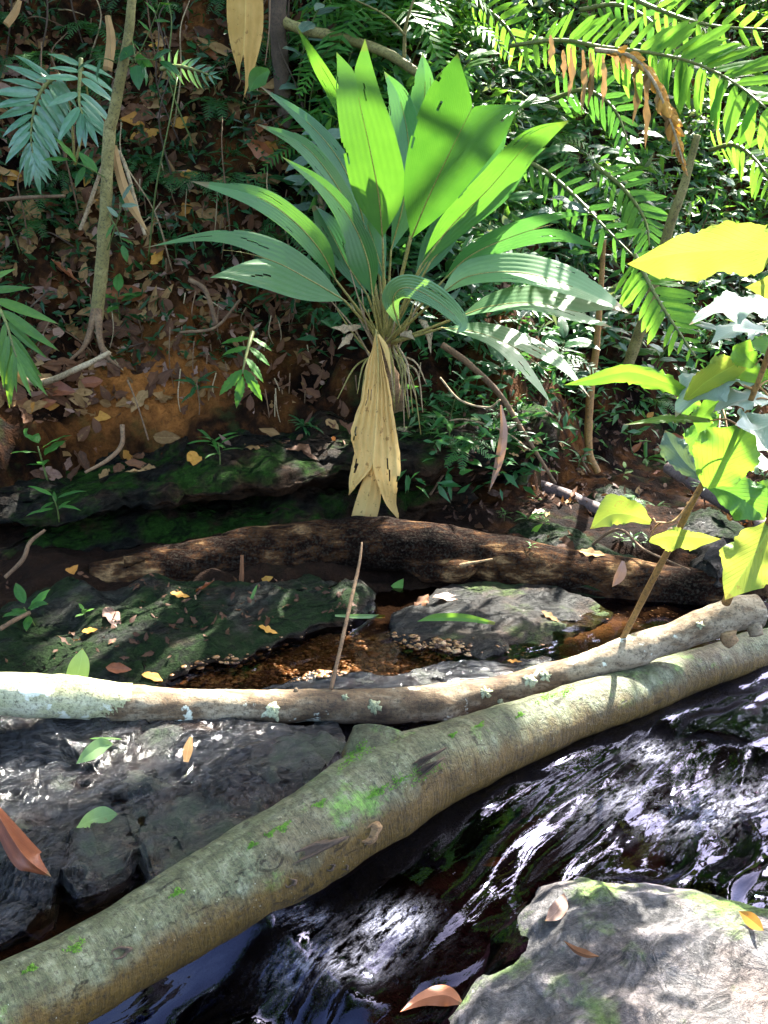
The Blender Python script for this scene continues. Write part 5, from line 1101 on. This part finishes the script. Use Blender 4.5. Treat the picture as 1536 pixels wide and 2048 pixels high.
# plants one can point at
for kd, px, py, s, lab in [('broadm', 240, 640, 1.15, 'green seedling with broad leaves at the foot of the kinked sapling'), ('broadm', 95, 960, 1.3, 'leafy green seedling at the left edge above the ledge'), ('broadm', 70, 1250, .8, 'small green seedling on the mossy rock at left'),
    ('lancem', 118, 1040, .9, 'narrow leaved seedling hanging over the ledge at left'), ('tuftd', 610, 850, .6, 'dark leafy tuft on the ledge left of the dead leaf'), ('lance', 40, 505, 1.2, 'dark seedling with long leaves at the left edge'),
    ('lancem', 440, 930, .8, 'thin seedling sprouting at the edge of the mossy ledge'), ('lancem', 1265, 905, .9, 'narrow leaved seedling at the foot of the right bank'), ('broadl', 1245, 960, .6, 'small light seedling standing in litter at right'),
    ('lancem', 905, 900, 1.0, 'seedling in the dark hollow right of the dead leaf'), ('broadm', 930, 930, .9, 'seedling with drooping leaves beside the hanging pale leaf'), ('sprayd', 900, 860, .7, 'leafy spray at the right of the dark hollow'), ('broad', 1000, 770, 1.1, 'dark seedling below the drooping palm leaves'),
    ('lance', 400, 800, .9, 'dark little seedling beside the toothed fern'), ('tuft', 425, 880, .5, 'grass tuft hanging at the mossy ledge edge'), ('broadl', 170, 1235, .35, 'tiny bright seedling on the mossy rock'), ('fernd', 1250, 1015, .45, 'small moss like fern by the far right stones')]:
    grow(kd, px, py, s, lab)
# left bank, sparse
for k in range(80):
    px = random.uniform(-20, 560); py = random.uniform(-10, 640)
    if 60 < px < 330 and 480 < py: continue
    grow(random.choice(['fernd', 'fernd', 'lance', 'broad', 'tuftd', 'heart', 'tuftd', 'lance', 'grey', 'fernd']), px, py, random.uniform(.45, .95), None, 'on the left bank')
for k in range(12): grow(random.choice(['fernd', 'tuftd', 'lance']), random.uniform(560, 700), random.uniform(0, 500), random.uniform(.6, 1.1), None, 'behind the palm')
# right bank, dense
for k in range(290):
    px = random.uniform(590, 1640); py = random.uniform(-60, 780)
    if py > 560 and px < 900: continue
    if py > 520 and random.random() < .35: continue
    lo = py > 430
    kd = random.choice(['broad', 'lance', 'heart', 'grey', 'fernd', 'tuftd', 'sprayd', 'sprayg', 'heartg', 'lance', 'broadm'] if lo else ['broad', 'broadm', 'lance', 'lancem', 'heart', 'heartg', 'grey', 'fern', 'fernd', 'tuft', 'tuft', 'tuftl', 'spray', 'spray', 'sprayd', 'sprayl', 'sprayg', 'fern'])
    grow(kd, px, py, random.uniform(.75, 1.6) * (1.15 if py < 300 else 1), None, 'low on the right bank' if lo else 'high on the right bank', off=random.uniform(0, .05))
for k in range(34):
    grow(random.choice(['lance', 'tuftd', 'fernd', 'broad', 'tuft']), random.uniform(860, 1536), random.uniform(780, 960), random.uniform(.35, .8), None, 'at the foot of the right bank')
for k in range(16):
    grow(random.choice(['lancem', 'broadl', 'tuft']), random.uniform(1000, 1536), random.uniform(960, 1110), random.uniform(.2, .4), None, 'on the flat ground at right')
for kd, pr in PROTO.items():
    if kd not in used_proto:
        for ch in list(pr.children): bpy.data.objects.remove(ch)
        bpy.data.objects.remove(pr)

# a dense tangle of fine leaves filling the right bank: nobody could count it
def tangle(name, n, x0, x1, y0, y1, size, mat, label, aspect=.30, offm=.28):
    B = Bag()
    for _ in range(n):
        p, nn = hit(random.uniform(x0, x1), random.uniform(y0, y1))
        if p is None or p[2] < .35: continue
        d = norm(rng.normal(size=3) * [1, .8, .6] + [0, -.5, -.25]); z = norm(rng.normal(size=3) * .6 + [0, -.4, .8]); Bm = basis(d, z); s = size * random.uniform(.5, 1.5)
        q = p + nn * random.uniform(.0, offm) + rng.normal(0, .03, 3)
        x_, y_, z_ = Bm[:, 0], Bm[:, 1], Bm[:, 2]; w = s * aspect
        B.add([q, q + y_ * s * .4 + x_ * w * .5 + z_ * w * .15, q + y_ * s * .45 - z_ * w * .1, q + y_ * s * .4 - x_ * w * .5 + z_ * w * .15, q + y_ * s - z_ * s * .15], [[0, 1, 2, 2], [0, 2, 3, 3], [1, 4, 2, 2], [2, 4, 3, 3]], [[.5, 0], [1, .4], [.5, .45], [0, .4], [.5, 1]])
    V, Q, U = B.get(); tag(mesh_thing(name, V, Q, M[mat], uv=U), label, 'foliage', kind='stuff')
tangle('undergrowth', 6500, 640, 1640, -80, 700, .11, 'dark_leaf', 'dense dark small leaved undergrowth covering the right bank')
tangle('undergrowth', 5200, 640, 1640, -80, 480, .11, 'mid_leaf', 'brighter small leaved undergrowth high on the right bank')
tangle('undergrowth', 1800, 800, 1640, -80, 700, .12, 'grey_leaf', 'glossy grey green leaves mixed through the right bank undergrowth')
tangle('undergrowth', 1500, 820, 1560, 620, 950, .085, 'dark_leaf', 'dark leafy growth at the shaded foot of the right bank', offm=.12)
tangle('undergrowth', 2600, -40, 680, -60, 720, .075, 'dark_leaf', 'scattered small dark leaves on the left bank', offm=.08)
q = empty('fern', P(1600, 60, 3.7), 'fern arching beyond the upper right corner', 'fern')
frond(q, [(1590, -40, 3.4), (1640, -110, 3.3), (1720, -130, 3.2), (1800, -90, 3.1)], [100, 150, 150, 80], LM['pinna'], 12, tilt=1.2, ang=(75, 55), hang=.1)
for k in range(26):
    px = random.uniform(-10, 700); py = random.uniform(60, 560); p, n = hit(px, py)
    if p is None: continue
    L_ = random.uniform(.35, 1.0); a = random.uniform(-.3, .3); wv = random.uniform(-.06, .06); q0 = p + n * .02
    V, Q, U = tube([q0, q0 + [a * L_ * .4 + wv, -.08, L_ * .4], q0 + [a * L_ * .8 - wv, -.10, L_ * .75], q0 + [a * L_, -.02, L_]], [.006, .005, .004, .003], 5, 16, log_disp(.2, k, 20)); mesh_thing('vine', V, Q, M[random.choice(['root', 'dark_bark', 'dead_strip', 'green_stem'])], 'thin vine stem rising ' + where(px, py), 'vine', 'thin vines on the left bank', U, origin=p)
for k in range(34):
    px = random.uniform(-10, 640); py = random.uniform(20, 760); p, n = hit(px, py)
    if p is None or p[2] < .5: continue
    a = random.uniform(0, 6.283); L_ = random.uniform(.15, .5); t = np.array([math.cos(a), .0, math.sin(a)]); t = norm(t - n * np.dot(t, n))
    pts_ = [p - t * L_ * .5 + n * .02, p + n * random.uniform(.02, .07) + rng.normal(0, .03, 3), p + t * L_ * .5 + n * .015]
    V, Q, U = tube(pts_, [.005, .0045, .0025], 5, 12); mesh_thing('twig', V, Q, M[random.choice(['root', 'dead_strip', 'dark_bark'])], 'thin fallen twig ' + where(px, py), 'twig', 'thin twigs on the left bank', U)
# thin stems and hanging dead strips in the tangle
for k in range(46):
    px = random.uniform(860, 1536); py = random.uniform(0, 520); p, n = hit(px, py)
    if p is None: continue
    wh = where(px, py); a = random.uniform(-.35, .35); L_ = random.uniform(.3, .8)
    pts_ = [p, p + np.array([a * L_ * .5, -.06, L_ * .5]), p + np.array([a * L_, -.14, L_])]
    V, Q, U = tube(pts_, [.006, .005, .003], 5, 10); mesh_thing('stem', V, Q, M[random.choice(['rachis', 'root', 'green_stem'])], 'thin upright stem in the tangle ' + wh, 'stem', 'thin stems in the right bank tangle', U, origin=p)
for k in range(110):
    lf = k < 70
    px = random.uniform(200, 720) if lf else random.uniform(760, 1300); py = random.uniform(330, 800) if lf else random.uniform(200, 760); p, n = hit(px, py)
    if p is None or p[2] < .5: continue
    L_ = random.uniform(.15, .4); q0 = p + n * random.uniform(.02, .12)
    pts_ = [q0, q0 + [random.uniform(-.03, .03), -.02, -L_ * .5], q0 + [random.uniform(-.06, .06), -.01, -L_]]
    V, Q, U = tube(pts_, [.004, .003, .0015], 5, 10); mesh_thing('hanging_root', V, Q, M[random.choice(['dead_strip', 'root', 'root'])], 'thin rootlet hanging ' + where(px, py), 'root', 'rootlets hanging on the left bank' if lf else 'rootlets hanging on the right bank', U, origin=q0)
# ================================================================== fallen leaves
DL = {}
for k, (mt, W_, kd, dr_, fo_, wv, cu) in {'tan': ('dead_tan', .22, 'oval', .15, .3, .35, .12), 'tan2': ('dead_tan', .16, 'lance', -.2, .35, .3, .0), 'brown': ('dead_brown', .24, 'oval', .2, .3, .4, .1), 'brown2': ('dead_brown', .17, 'lance', -.25, .4, .3, .0), 'red': ('dead_red', .20, 'oval', -.2, .35, .25, 0), 'orange': ('dead_orange', .24, 'oval', .1, .2, .3, .08), 'pink': ('dead_pink', .22, 'oval', .18, .3, .35, .05), 'pink2': ('dead_pink', .13, 'lance', .2, .4, .25, 0), 'green': ('light_leaf', .22, 'oval', .05, .04, .06, 0), 'greens': ('light_leaf', .055, 'strap', .06, .25, .04, 0), 'yellow': ('dead_orange', .18, 'oval', .1, .2, .2, 0)}.items():
    DL[k] = leaf_mesh('fallen_' + k, mt, W_, kd, dr_, fo_, wv, curl=cu, seed=len(DL), n=12, na=4)
# leaves one can point at: pixel, length in pixels, yaw seen from above, kind, label
for px, py, L_, yaw, kd, lab, tip in [ (212, 1480, 52, .1, 'greens', 'small yellow green leaf under the pale branch', 0), (792, 1180, 46, 1.1, 'green', 'small spotted green leaf hanging under the arched log', .4), (504, 1195, 46, 1.5, 'greens', 'tiny yellow green leaf below the arched log', .6),
    (1130, 1090, 55, -1.2, 'brown', 'purplish brown leaf on the stone behind the arched log', .1), (1070, 1062, 36, .2, 'green', 'round grey green leaf on the flat mossy stone', 0), (1185, 1108, 44, -.4, 'tan', 'tan leaf beside the purplish leaf behind the arched log', 0), 
    (1100, 1235, 34, -.5, 'tan', 'pale round leaf at the edge of the side stream', 0), (1030, 1325, 26, -.4, 'orange', 'small orange leaf on wet rock left of the big trunk', 0), (742, 1312, 40, .5, 'brown', 'curled brown leaf on the gravel', .3), (845, 1205, 44, 1.0, 'brown', 'reddish curled leaf on the flat grey rock', .4), (910, 1195, 84, .4, 'pink2', 'long pale twisted leaf on the flat grey rock', .1),
    (140, 1145, 44, 1.2, 'orange', 'ragged ochre leaf stuck on a twig above the mossy rock', .8), (240, 1340, 46, -.2, 'red', 'rusty leaf on the rocks behind the pale branch', .1), (310, 1355, 46, .1, 'yellow', 'yellow brown leaf behind the pale branch', 0), (180, 1262, 26, .2, 'orange', 'small orange leaf on the mossy rock', .2), (225, 1235, 60, -.9, 'pink', 'grey curled leaf on the mossy rock', .1),
    (360, 1192, 32, .1, 'orange', 'orange leaf tucked under the left end of the arched log', 0), (412, 1180, 46, -.3, 'red', 'red brown leaf under the left part of the arched log', .2), (535, 1160, 26, .1, 'orange', 'small orange leaf just below the arched log', 0), (536, 1262, 34, .1, 'orange', 'orange leaf sunk in the brown pool', 0),
    (390, 922, 50, -1.0, 'orange', 'bright orange leaf on the mossy ledge', .2), (258, 915, 34, -1.4, 'orange', 'orange leaf at the upper edge of the mossy ledge', .3), (98, 812, 34, .5, 'orange', 'orange leaf with a hole on the left soil', .2), (56, 820, 34, 1.5, 'orange', 'yellow orange leaf near the left edge', .3), (335, 875, 50, -.3, 'tan', 'tan triangular leaf below the bare red soil', 0), (665, 850, 36, -1.0, 'tan', 'tan leaf on the ledge beside the hanging dead leaf', .3),
    (445, 612, 36, .9, 'pink', 'pink brown leaf on the bank below the left palm leaf', .2), (645, 773, 28, .3, 'green', 'single grey green leaf on the dark bank', .1), (1300, 830, 20, 1.2, 'orange', 'small yellow leaf on the far right bank foot', 0), (1345, 885, 60, .2, 'red', 'red brown leaf lying under the sunlit sapling', .1), (110, 780, 80, -.4, 'red', 'large rusty leaf on the left soil', .1), (130, 900, 60, .2, 'tan', 'broad tan leaf in the litter near the left edge', .05)]:
    p, n = hit(px, py)
    if p is None: continue
    lay('fallen_leaf', DL[kd], p, n, L_ * mpp(p) * (1.25 if tip < .8 else 1.0), lab, 'leaf', None, yaw, .006, tip)
def tleaf(ctrl, wl, wr, mt, lab, lift=.016, tilt=0., **kw):
    cc = []
    for k in ctrl:
        if len(k) == 3 and k[2] > 1: cc.append(k); continue
        p, n = hit(k[0], k[1]); yy = p[1] if p is not None else 2.5
        q = p + np.array([0, 0, (k[2] if len(k) == 3 else lift)]); cc.append((k[0], k[1] , float(yy) - .01 - (k[2] if len(k) == 3 else lift) * 1.2))
    V, Q, U = traced(cc, wl, wr, n=22, tilt=tilt, na=7, **kw)
    mesh_thing('fallen_leaf', V, Q, M[mt], lab, 'leaf', uv=U)
M['leaf_pale'] = mat_leaf('pale_green_fallen_leaf', (0.10, 0.19, 0.06), (0.20, 0.31, 0.11), 0.3, 0.45, 'pinnate', 9, (0.4, 0.6, 0.12), spots=.15, spec=.4)
tleaf([(152, 1656), (180, 1642), (210, 1632), (237, 1628)], [0, 17, 19, 0], [0, 15, 17, 0], 'leaf_pale', 'pale green leaf lying on the wet rock shelf', wave=.05, fold=.08)
tleaf([(-20, 1600, .06), (20, 1670, .07), (55, 1718, .06), (103, 1754, .02)], [6, 24, 26, 0], [6, 22, 22, 0], 'dead_red', 'long curled rusty red leaf at the left edge on the wet rocks', fold=-.75, plic=.003, nplic=3)
tleaf([(a, b, float(PZ(a, b, -.02)[1])) for a, b in ((800, 2024), (845, 1998), (890, 1990), (922, 2005))], [0, 12, 18, 4], [0, 12, 20, 4], 'dead_red', 'curled red brown leaf at the near edge of the pale boulder', fold=-.6, wave=.2)
tleaf([(1477, 1822), (1497, 1836), (1514, 1850), (1528, 1862)], [0, 13, 12, 0], [0, 12, 12, 0], 'dead_orange', 'ochre leaf lying on the boulder at the right edge', fold=.15)
tleaf([(964, 1731, .03), (985, 1724, .03), (1014, 1716, .03)], [0, 9, 0], [0, 8, 0], 'dead_orange', 'small orange leaf caught on the water edge', fold=.15)
tleaf([(1126, 1880, .01), (1150, 1900, .02), (1175, 1910, .02), (1200, 1913, .01)], [0, 9, 8, 0], [0, 5, 5, 0], 'dead_brown', 'narrow curled leaf on the sunlit boulder', fold=-.8)
tleaf([(1128, 1785), (1122, 1808), (1108, 1828), (1090, 1842)], [0, 14, 14, 0], [0, 12, 14, 0], 'dead_pink', 'pale dead leaf on the upper slope of the boulder', fold=.2, wave=.2)
tleaf([(150, 1366, 2.95), (158, 1340, 2.96), (163, 1318, 2.97), (165, 1296, 2.98)], [20, 22, 17, 0], [20, 20, 14, 0], 'leaf_pale', 'upright pale green leaf standing behind the pale branch', fold=.1)
tleaf([(152, 1528), (178, 1508), (205, 1492), (228, 1488)], [0, 14, 16, 0], [0, 14, 12, 0], 'leaf_pale', 'green leaf with a shaded half on the mossy rock shelf', fold=.2)
tleaf([(372, 1524), (376, 1500), (382, 1474)], [5, 10, 3], [5, 9, 3], 'dead_tan', 'tan leaf lying on the wet rock shelf under the pale branch', fold=.1)
tleaf([(670, 1231, .03), (720, 1233, .03), (770, 1233, .03)], [2, 5, 3], [2, 4, 3], 'leaf_pale', 'long yellowish strip leaf floating in the brown pool')
tleaf([(834, 1243, .02), (870, 1236, .04), (930, 1236, .045), (990, 1247, .02)], [0, 8, 8, 3], [0, 6, 7, 3], 'light_leaf', 'long bright green strip leaf on the flat grey rock')
tleaf([(1246, 1122, 4.0), (1242, 1142, 3.98), (1234, 1158, 3.97), (1224, 1174, 3.96)], [3, 10, 9, 0], [3, 9, 8, 0], 'dead_pink', 'white feathery dead leaf standing on the arched log', tilt=-.5)
# litter on the banks, drawn leaf by leaf where it shows
zones = [(150, (-20, 560), (60, 700), 'dry leaf in the litter on the left bank', 'dry leaves on the left bank', (.09, .26)),
         (70, (-20, 330), (700, 960), 'dry leaf on the soil above the mossy ledge', 'dry leaves above the mossy ledge', (.09, .22)),
         (55, (980, 1536), (880, 1130), 'dry leaf on the flat ground at right', 'dry leaves on the flat ground at right', (.05, .12))]
for n_, xr, yr, lab, grp, sz in zones:
    for _ in range(int(n_ * 1.3)):
        px, py = random.uniform(*xr), random.uniform(*yr); p, n = hit(px, py)
        if p is None or p[2] < .06 or fbm(p[None] * 1.9, 2, 71)[0] < -.42 or (px > 850 and p[1] < 4.5): continue
        kd = random.choice(['tan', 'tan2', 'brown', 'brown', 'brown2', 'pink', 'tan', 'brown', 'pink2', 'red', 'tan', 'orange']); zz = random.uniform(*sz)
        lab = '%s%s%s dead leaf %s' % ('small ' if zz < .085 else ('large ' if zz > .14 else ''), 'narrow ' if kd[-1] == '2' else '', {'tan': 'tan', 'bro': 'brown', 'pin': 'pinkish grey', 'red': 'rusty red', 'ora': 'orange'}[kd[:3]], where(px, py))
        lay('fallen_leaf', DL[kd], p, n, zz, lab, 'leaf', grp, None, random.uniform(.004, .02), random.uniform(-.05, .5), random.uniform(.8, 1.2))
def litter(n, xr, yr, size, mat, lab, zmin=.06):
    B = Bag(); shapes = []
    for k in range(6):
        m_ = leaf_mesh('scrap', mat, random.uniform(.14, .28), random.choice(['oval', 'lance', 'obov']), random.uniform(-.5, .5), random.uniform(-.4, .5), random.uniform(.2, .7), n=6, na=3, curl=random.uniform(-.2, .3), seed=k * 3)
        co = np.zeros(len(m_.vertices) * 3); m_.vertices.foreach_get('co', co); co = co.reshape(-1, 3)
        q = np.array([list(f_.vertices) for f_ in m_.polygons]); uv_ = np.zeros((len(co), 2)); li = np.array([l.vertex_index for l in m_.loops]); uu = np.zeros(len(m_.loops) * 2); m_.uv_layers[0].data.foreach_get('uv', uu); uv_[li] = uu.reshape(-1, 2)
        shapes.append((co, q, uv_)); bpy.data.meshes.remove(m_)
    for _ in range(n):
        p, nn = hit(random.uniform(*xr), random.uniform(*yr))
        if p is None or p[2] < zmin or (xr[0] > 800 and p[1] < 4.5) or fbm(p[None] * 1.9, 2, 71)[0] + random.uniform(-.25, .25) < -.35: continue
        co, q, uv_ = random.choice(shapes); zz = norm(nn + rng.normal(0, .35, 3)); t = rng.normal(size=3); Bm = basis(t - zz * np.dot(t, zz), zz); s_ = size * random.uniform(.5, 1.5)
        B.add(p + nn * random.uniform(.002, .012) + (co * np.array([random.uniform(.7, 1.3), 1, random.choice([1, -1])])) @ Bm.T * s_, q, uv_)
    V, Q, U = B.get(); tag(mesh_thing('leaf_litter', V, Q, M[mat], uv=U), lab, 'litter', kind='stuff')
litter(1300, (-40, 700), (-40, 900), .095, 'dead_brown', 'small brown leaf fragments over the left bank')
litter(550, (-40, 640), (-40, 900), .085, 'dead_tan', 'small tan leaf fragments over the left bank')
litter(280, (-40, 640), (-40, 900), .08, 'dead_pink', 'small pinkish leaf fragments over the left bank')
litter(900, (880, 1600), (780, 1130), .05, 'dead_brown', 'small brown leaf fragments at the foot of the right bank')
litter(260, (0, 720), (1150, 1340), .035, 'dead_brown', 'leaf crumbs on the mossy rock at left')

# ================================================================== the trees overhead that shade the place
lit = [(P(1400, 900, 2.5), .42), (P(1480, 760, 2.4), .42), (P(1440, 600, 2.25), .32), (P(1400, 510, 2.0), .40), (P(1500, 1120, 2.75), .25), (P(1240, 1045, 2.6), .16), (P(1380, 1075, 2.6), .14),
       (PZ(1200, 1800, .05), .17), (PZ(1110, 1950, .05), .16), (PZ(1010, 1980, .0), .06), (P(1100, 700, 4.4), .2), (PZ(1380, 2030, .05), .05), (PZ(1330, 1765, .03), .10),
       (PZ(1450, 1560, .0), .16), (PZ(1330, 1620, 0), .10), (P(60, 1380, 2.7), .24), (P(260, 1390, 2.77), .12), (P(420, 1395, 2.8), .09), (P(1130, 1335, 2.99), .10), (P(1220, 1315, 3.0), .04), (P(1040, 1370, 2.97), .05),
       (P(1060, 640, 4.4), .18), (P(1180, 600, 4.34), .16), (P(1090, 740, 4.3), .18), (P(890, 290, 4.65), .24), (P(735, 260, 4.67), .18), (P(860, 600, 4.4), .12), (P(480, 510, 4.45), .04), (P(1080, 270, 4.6), .12), (P(1120, 450, 4.5), .10),
       (P(1330, 200, 4.65), .22), (P(1450, 170, 4.6), .35), (P(1330, 620, 4.4), .14), (P(1250, 1145, 4.1), .07), (P(1290, 1140, 4.1), .06), (P(1250, 60, 5.6), .35), (P(1440, 300, 5.4), .2), (P(950, 60, 6.6), .3), (P(1430, 1110, 4.5), .12)]
_g = np.random.default_rng(5)
for _ in range(32): lit.append((P(_g.uniform(820, 1536), _g.uniform(0, 700), _g.uniform(5.4, 6.6)), _g.uniform(.0, .12)))
for _ in range(16): lit.append((P(_g.uniform(0, 560), _g.uniform(0, 600), _g.uniform(5.0, 6.2)), _g.uniform(-.05, .04)))
lit += [(P(520, 1395, 2.85), .05), (P(160, 1385, 2.74), .16), (PZ(1480, 1620, 0), .18)]
LP_ = np.array([a for a, _ in lit]); LR_ = np.array([b for _, b in lit])
def canopy_leaves(n, cx, cy_, cz, rx, ry, rz, size, sd):
    g = np.random.default_rng(sd)
    d = norm(g.normal(size=(n, 3))) * (g.random(n) ** (1 / 2.2))[:, None]
    c = np.array([cx, cy_, cz]) + d * np.array([rx, ry, rz])
    c = c[fbm(c * .7, 2, sd) > -.75]
    c = c[c[:, 2] > 1.5 + .30 * np.clip(c[:, 1], 0, None) + 0.9]
    # gaps: leaves do not hang in the way of the sun flecks
    rel = c[:, None] - LP_[None]; t = np.sum(rel * SUN, -1); dist = np.linalg.norm(rel - t[..., None] * SUN, axis=-1)
    keep = ~np.any((dist < LR_[None] + .17) & (t > 0), 1); c = c[keep]
    m = len(c)
    y_ = norm(g.normal(size=(m, 3)) * [1, 1, .5] + [0, 0, -.3]); z_ = norm(g.normal(size=(m, 3)) * .5 + SUN * 1.0); x_ = norm(np.cross(y_, z_)); z_ = np.cross(x_, y_)
    s = (size * (.6 + .8 * g.random(m)))[:, None]; w = s * .26
    V = np.stack([c - y_ * s * .5, c - y_ * s * .05 + x_ * w, c - z_ * w * .3, c - y_ * s * .05 - x_ * w, c + y_ * s * .5 - z_ * s * .1], 1).reshape(-1, 3)
    k = (np.arange(m) * 5)[:, None]
    Q = np.concatenate([k + np.array([0, 1, 2, 2]), k + np.array([0, 2, 3, 3]), k + np.array([1, 4, 2, 2]), k + np.array([2, 4, 3, 3])])
    return V, Q
def shade_tree(base_, crown, n, size, label, sd):
    root = empty('tree', base_, label, 'tree', None)
    cx, cy_, cz, rx, ry, rz = crown; b = np.array(base_, float); top = np.array([cx, cy_, cz])
    V, Q, U = tube([b - [0, 0, .4], b + (top - b) * [.05, .05, .35], b + (top - b) * [.4, .4, .7], top], [.22, .18, .14, .06], 18, 40, log_disp(.1, sd, 3)); part('trunk', V, Q, M['dark_bark'], root, U)
    for k in range(7):
        e = top + norm(np.random.default_rng(sd * 9 + k).normal(size=3) * [1, 1, .5]) * np.array([rx, ry, rz]) * .75
        if e[2] < 1.5 + .3 * max(0, e[1]) + 1.2: continue
        V, Q, U = tube([b + (top - b) * [.4, .4, .7], (b + top * 2 + e * 2) / 5 + [0, 0, .4], e], [.07, .05, .015], 8, 16); part('limb', V, Q, M['dark_bark'], root, U)
    V, Q = canopy_leaves(n, cx, cy_, cz, rx, ry, rz, size, sd); part('crown', V, Q, M['mid_leaf'], root, np.zeros((len(V), 2)) + [.7, .35])
shade_tree((6.2, 8.6, 3.0), (4.0, 8.0, 7.6, 3.8, 3.6, 1.7), 10500, .30, 'tall forest tree at right whose crown shades the stream', 101)
shade_tree((-4.2, 6.6, 2.5), (0.0, 7.8, 7.7, 3.2, 3.4, 1.6), 8500, .30, 'tall forest tree at left whose crown shades the bank', 102)
shade_tree((3.2, 12.6, 8.0), (3.2, 10.6, 10.6, 4.2, 3.6, 2.0), 6500, .34, 'tall forest tree up the slope behind the right bank', 103)
shade_tree((-3.0, 12.2, 8.0), (-2.0, 10.4, 10.6, 4.0, 3.4, 2.0), 5200, .34, 'tall forest tree up the slope behind the left bank', 104)
shade_tree((-4.6, -2.5, 0.3), (-2.6, -0.6, 7.6, 4.0, 3.8, 1.7), 3600, .34, 'unseen tree added behind the viewer at left to dim the sky', 105)  # this crown and the next are added out of view to cut sky light
shade_tree((5.4, -1.5, 0.3), (3.6, 0.2, 8.4, 3.6, 3.8, 1.7), 2600, .34, 'unseen tree added behind the viewer at right to dim the sky', 106)
shade_tree((-5.8, 3.4, 0.5), (-4.6, 3.6, 7.0, 2.8, 3.6, 1.8), 3600, .34, 'tall forest tree beyond the left edge', 107)

# ================================================================== look-alikes that share a description: say which one it is
bpy.context.view_layer.update()
same = {}
for o in C.objects:
    if o.parent is None and o.get('label') and o.get('kind') is None: same.setdefault(o['label'], []).append(o)
ORD = ['', 'second', 'third', 'fourth', 'fifth', 'sixth', 'seventh', 'eighth', 'ninth', 'tenth', 'eleventh', 'twelfth']
for lab, obs in same.items():
    if len(obs) < 2: continue
    def sx(o):
        d = np.array(o.matrix_world.translation) - CAM; w = max(.1, float(np.dot(d, FWD))); return (float(np.dot(d, RGT)) / w, -float(np.dot(d, UPV)) / w)
    q = [sx(o) for o in obs]; ax = 0 if np.ptp([a[0] for a in q]) >= np.ptp([a[1] for a in q]) else 1
    order = sorted(range(len(obs)), key=lambda i: q[i][ax]); m = len(obs)
    first, last, frm = (('leftmost', 'rightmost', 'from left') if ax == 0 else ('highest', 'lowest', 'from top'))
    for r_, i in enumerate(order):
        w = (first if r_ == 0 else last if r_ == m - 1 else (ORD[min(r_, 11)] + ' ' + frm)) 
        obs[i]['label'] = lab + ', ' + w
